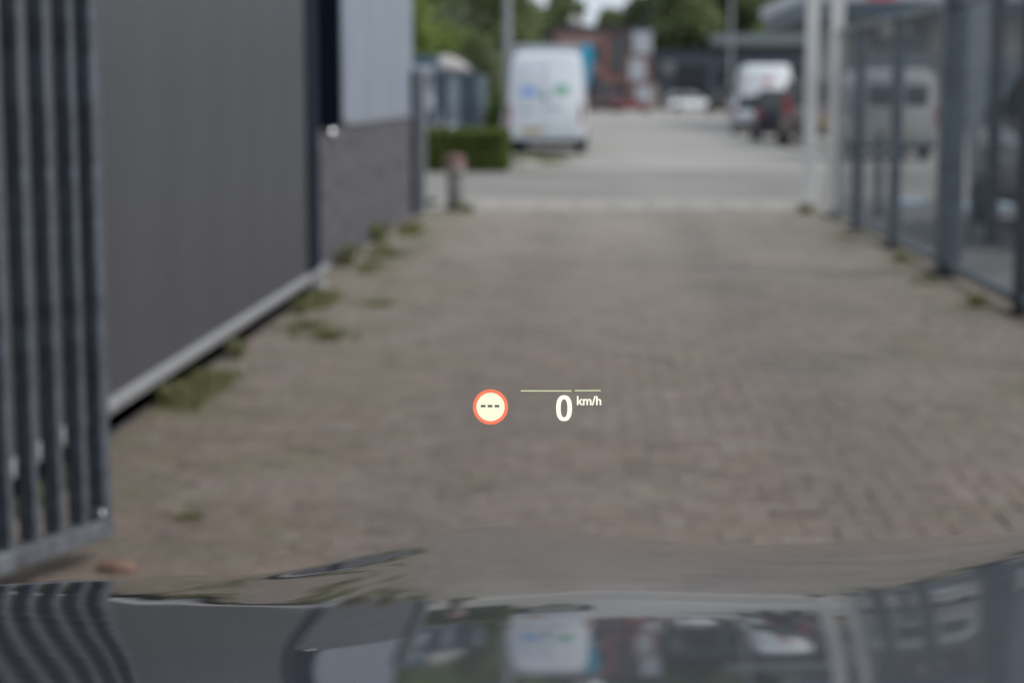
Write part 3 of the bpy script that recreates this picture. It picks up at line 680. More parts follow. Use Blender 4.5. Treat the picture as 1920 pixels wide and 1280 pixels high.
# ------------------------------------------------------------ trees, hedge, weeds
def crown_mesh(seed, n, blobs, leaf, zs=(0, 1)):
    r = random.Random(seed); b = MB(); per = n // len(blobs)
    for (cx, cy, cz, rad, fl_) in blobs:
        for k in range(per):
            while True:
                p = Vector((r.uniform(-1, 1), r.uniform(-1, 1), r.uniform(-1, 1)))
                if .30 < p.length < 1.0 + .12 * r.random(): break
            p = Vector((cx + p.x * rad, cy + p.y * rad, cz + p.z * rad * fl_))
            e = Euler((r.uniform(0, 6.3), r.uniform(0, 6.3), r.uniform(0, 6.3))).to_matrix(); s = leaf * r.uniform(.55, 1.25)
            b.add([p + e @ Vector(q) for q in ((-s, -s * .55, 0), (s, -s * .5, s * .15), (s * .9, s * .55, 0), (-s * .8, s * .5, s * .2))], [(0, 1, 2, 3)])
    return b
def tree(name, label, x, y, h, rad, m, seed, n=3600, leaf=.16, group=None, low=.25):
    r = random.Random(seed); t = thing(name, label, 'tree', (x, y, 0), 0, group)
    tr = MB(); tr.tube((0, 0, -.1), (.05, 0, h * .45), rad * .07, rad * .05, 9); tr.tube((.05, 0, h * .45), (0, .1, h * .85), rad * .05, rad * .015, 8)
    blobs = []
    for k in range(13):
        a = r.uniform(0, 6.28); z = h * (low + (.93 - low) * (k + .5) / 13); q = rad * .72 * math.sin(math.pi * min(1, (.18 + .78 * (k + .5) / 13))) ** .7
        cx, cy = q * math.cos(a) * r.uniform(.5, 1), q * math.sin(a) * r.uniform(.5, 1)
        blobs.append((cx, cy, z, rad * r.uniform(.34, .52), r.uniform(.7, 1.0)))
        if k % 2: tr.tube((0.02, 0, z * .72), (cx, cy, z), rad * .028, rad * .008, 6)
    blobs.append((0, 0, h * .55, rad * .6, 1.2))
    tr.build('trunk', M['bark'], t)
    crown_mesh(seed, n, blobs, leaf).build('crown', m, t, fix=False)
    return t
# left group, nearer
for i, a in enumerate([
    ('tall_tree', 'bright green tree rising right behind the pale panels at left', -6.3, 57, 7.4, 2.3, 'leaf_c', .11),
    ('tall_tree', 'mid green tree behind the container, left of the lamp post', -4.4, 70, 5.9, 2.3, 'leaf_a', .12),
    ('tall_tree', 'grey-green tree between the bright tree and the lamp post', -6.6, 84, 7.2, 3.0, 'leaf_b', .14),
    ('tall_tree', 'pale green tree just right of the lamp post above the white van', -5.6, 112, 7.4, 2.6, 'leaf_a', .15)]):
    nm, lb, x, y, h, rad, m, lf = a
    tree(nm, lb, x, y, h, rad, M[m], 11 + i, 4200, lf * 1.25, 'trees on the left of the yard', low=.18)
for i, (x, y, h, rad, m, lb) in enumerate([
    (-3.55, 55.5, 3.1, .95, 'leaf_a', 'upright green shrub between the container and the white van'),
    (-3.0, 58.5, 2.5, .9, 'leaf_b', 'dark shrub close behind the lamp post'),
    (-2.75, 52.2, 1.5, .5, 'leaf_c', 'small bright shrub at the left flank of the white van'),
    (-4.6, 62.0, 3.9, 1.5, 'leaf_b', 'dark tall shrub behind the corrugated container')]):
    t = thing('shrub', lb, 'shrub', (x, y, 0), 0, 'shrubs behind the clipped hedge'); r = random.Random(40 + i)
    st = MB()
    for k in range(5): st.tube((0, 0, 0), (r.uniform(-.5, .5) * rad, r.uniform(-.5, .5) * rad, h * .8), .03, .01, 5)
    st.build('stems', M['bark'], t)
    crown_mesh(60 + i, 2600, [(r.uniform(-.35, .35) * rad, r.uniform(-.35, .35) * rad, h * (.12 + .8 * k / 6), rad * r.uniform(.5, .75), 1.0) for k in range(7)], .085).build('foliage', M[m], t, fix=False)
far = [(-24, 200, 12, 5, 'leaf_b'), (-17.5, 196, 11.4, 4.6, 'leaf_a'), (-12.2, 204, 10.4, 4.2, 'leaf_b'), (-8.6, 215, 12.3, 4.4, 'leaf_a'),
       (-3.4, 205, 12.8, 3.8, 'leaf_a'), (1.2, 212, 10.9, 3.9, 'leaf_a'), (5.2, 206, 12.6, 3.4, 'leaf_b'), (9.6, 204, 15.5, 5, 'leaf_a'), (14.0, 210, 17, 5.4, 'leaf_b'),
       (19.0, 206, 17.5, 5.2, 'leaf_a'), (24.0, 208, 16, 5.0, 'leaf_b'), (29.0, 205, 17, 5.4, 'leaf_b'), (35, 210, 16, 5.5, 'leaf_a'), (42, 206, 17, 6, 'leaf_b'), (50, 210, 16, 6, 'leaf_a'), (11.6, 222, 19, 6, 'leaf_b'), (17, 224, 20, 6, 'leaf_b'), (22.5, 223, 19, 6, 'leaf_b')]
where = ['far left beyond the slate block', 'left of the slate block', 'over the left end of the slate block', 'over the slate block', 'over the left half of the brick building', 'low in the sky gap above the brick building', 'right of the sky gap above the brick building', 'where brick building and dark hall meet', 'over the left part of the dark hall', 'over the middle of the dark hall', 'over the canopy before the dark hall', 'over the right end of the canopy', 'behind the white gate posts', 'behind the beige unit', 'far right behind the beige unit', 'rearmost where brick building and dark hall meet', 'rearmost over the dark hall', 'rearmost over the canopy']
for i, (x, y, h, rad, m) in enumerate(far):
    kind = {'leaf_a': 'mid green', 'leaf_b': 'dark green', 'leaf_c': 'bright green'}[m]
    tree('far_tree', kind + ' tree ' + where[i], x, y, h, rad, M[m], 100 + i, 3200, .42, 'trees beyond the far buildings', low=.12)
o = tree('far_tree', 'small yellow-green tree peeping over the grey canopy', 17.6, 187.5, 8.2, 2.6, M['leaf_c'], 140, 1800, .25, 'trees beyond the far buildings')
wd = crown_mesh(300, 9000, [(x_, 0, 2.8 + 2.2 * math.sin(x_ * .7), 3.4, 1.5) for x_ in range(-60, 84, 4)], .55)
tag(wd.build('woodland', M['leaf_b'], None, fix=False, loc=(0, 236, 0)), 'mass of dark undergrowth closing the view beyond the trees', 'woodland', kind='stuff')

hg = thing('hedge', 'clipped green hedge block in front of the white van', 'hedge', (-3.28, 37.2, .004))
MB().box(-1.25, 1.38, -1.1, 1.1, 0, .72).build('twigs', M['hedge_core'], hg, bevel=.1)  # dark box, stands in for the shade inside the hedge
b = MB(); r = random.Random(5)
for k in range(15000):
    f = r.random()
    if f < .5: p = Vector((r.uniform(-1.3, 1.43), -1.15 + r.uniform(-.03, .06), r.uniform(0, .80)))
    elif f < .75: p = Vector((r.uniform(-1.3, 1.43), r.uniform(-1.15, 1.15), .77 + r.uniform(-.05, .05) + .03 * math.sin(k)))
    elif f < .9: p = Vector((1.42 + r.uniform(-.06, .04), r.uniform(-1.15, 1.15), r.uniform(0, .80)))
    else: p = Vector((-1.3 + r.uniform(-.04, .06), r.uniform(-1.15, 1.15), r.uniform(0, .8)))
    e = Euler((r.uniform(0, 6.3), r.uniform(0, 6.3), r.uniform(0, 6.3))).to_matrix(); s = r.uniform(.018, .042)
    b.add([p + e @ Vector(q) for q in ((-s, -s * .55, 0), (s, -s * .5, 0), (s * .9, s * .55, 0), (-s * .8, s * .5, 0))], [(0, 1, 2, 3)])
b.build('foliage', M['hedge'], hg, fix=False)
vg = MB(); r = random.Random(9)
for k in range(2500):
    x = r.gauss(0, .35); y_ = r.gauss(0, 1.0); hh = r.uniform(.03, .12); a = r.uniform(0, 6.3); w_ = .012
    vg.add([(x - w_ * math.cos(a), y_ - w_ * math.sin(a), 0), (x + w_ * math.cos(a), y_ + w_ * math.sin(a), 0), (x + r.gauss(0, .03), y_ + r.gauss(0, .03), hh)], [(0, 1, 2)])
tag(vg.build('grass_verge', M['weed'], None, fix=False, loc=(-1.45, 41.5, .004)), 'thin strip of pale grass beside the hedge by the van', 'grass', kind='stuff')
b = MB(); b.loft([[(1.0 * k * math.cos(a) * .38 + r_.uniform(-.02, .02), .8 * k * math.sin(a), z) for a in [i * 2 * math.pi / 12 for i in range(12)]] for k, z in ((1, 0), (.9, .05), (.4, .09))])
tag(b.build('sand_heap', M['kerb'], None, smooth=True, loc=(-1.55, 39.6, .004)), 'low pale sand heap at the corner of the hedge', 'sand heap')

def tuft(seed, h, n, spread):
    r = random.Random(seed); b = MB()
    for k in range(n):
        a = r.uniform(0, 6.3); d = abs(r.gauss(0, spread)); x, y = d * math.cos(a), d * math.sin(a)
        ln = h * r.uniform(.4, 1.1); lean = r.uniform(.1, .9) * ln; w_ = r.uniform(.006, .014); t = a + r.gauss(0, .5)
        px, py = -math.sin(t) * w_, math.cos(t) * w_
        mx, my = x + math.cos(t) * lean * .35, y + math.sin(t) * lean * .35
        b.add([(x - px * .6, y - py * .6, -.005), (x + px * .6, y + py * .6, -.005), (mx + px, my + py, ln * .6), (mx - px, my - py, ln * .6), (x + math.cos(t) * lean, y + math.sin(t) * lean, ln * .8)], [(0, 1, 2, 3), (3, 2, 4)])
    return b
protos = [tuft(1, .16, 90, .06), tuft(2, .26, 70, .05), tuft(3, .09, 120, .12), tuft(4, .40, 80, .09)]
meshes = [p.mesh('weed_tuft') for p in protos]
for me in meshes: me.materials.append(M['weed'])
tx = [(-2.14, 8.9, 0, .9, 'low weed tuft under the metal flashing, nearest the open gate'),
      (-2.08, 9.7, 2, .8, 'flat weed mat under the flashing just past the gate'),
      (-2.12, 10.5, 1, .55, 'upright weed sprig under the flashing, mid-way along the warehouse'),
      (-1.72, 11.4, 2, .9, 'widest flat weed mat on the bricks beside the warehouse'),
      (-1.95, 11.9, 2, .8, 'flat weed mat close under the flashing, beside the widest mat'),
      (-2.1, 12.7, 1, .5, 'upright weed sprig near the far end of the flashing'),
      (-1.62, 13.2, 2, .7, 'small flat weed mat out on the bricks near the warehouse corner'),
      (-2.27, 16.3, 3, .72, 'tall weed clump at the near end of the brick base'),
      (-2.28, 18.9, 3, .8, 'tall weed clump half-way along the brick base'),
      (-1.95, 17.2, 2, .9, 'flat weed mat out on the bricks beside the brick base'),
      (-2.15, 20.6, 0, .9, 'low weed tuft near the far end of the brick base'),
      
      (2.72, 15.0, 2, .7, 'flat weed mat at the foot of the thick fence post'),
      (2.82, 16.9, 0, .8, 'low weed tuft on the mesh fence line past the thick post'),
      (2.80, 13.4, 0, .8, 'low weed tuft on the mesh fence line nearest the camera'),
      (2.70, 19.8, 2, .7, 'flat weed mat by the fence, second panel from the white posts'),
      (2.72, 23.9, 0, 1.0, 'low weed tuft between the two white gate posts'),
      (-1.72, 23.9, 0, .9, 'low weed tuft beside the bollard'),
      (-1.50, 6.45, 2, .35, 'tiny flat weed by the foot of the open gate')]
for i, (x, y, k, s, lb) in enumerate(tx):
    o = bpy.data.objects.new('weed', meshes[k]); C.objects.link(o)
    o.location = (x, y, 0); o.rotation_euler = (0, 0, rnd.uniform(0, 6.28)); o.scale = (s, s, s)
    tag(o, lb, 'weed', 'weeds growing in the paving')
# moss mats between the bricks
ms = MB(); r = random.Random(21)
for k in range(42000):
    if r.random() < .75: x = -2.20 + abs(r.gauss(0, .22)); y_ = r.uniform(6, 22)
    elif r.random() < .5: x = 2.85 - abs(r.gauss(0, .4)); y_ = r.uniform(8, 24)
    else: x = r.gauss(1.15, .45); y_ = r.uniform(6.5, 15)
    if math.sin(x * 7 + y_ * 1.7) + math.sin(y_ * 2.9 - x * 3) < .45 or r.random() < .45: continue
    y_ = 2.3 + UN * round((y_ - 2.3) / UN) + r.gauss(0, .008); hh = r.uniform(.004, .07 if x < -1.95 else .014); a = r.uniform(0, 6.3); w_ = r.uniform(.006, .018)
    ms.add([(x - w_ * math.cos(a), y_ - w_ * math.sin(a), -.006), (x + w_ * math.cos(a), y_ + w_ * math.sin(a), -.006), (x + r.gauss(0, .01), y_ + r.gauss(0, .01), hh)], [(0, 1, 2)])
tag(ms.build('moss', M['weed'], None, fix=False), 'moss growing in the joints of the brick drive', 'moss', kind='stuff')

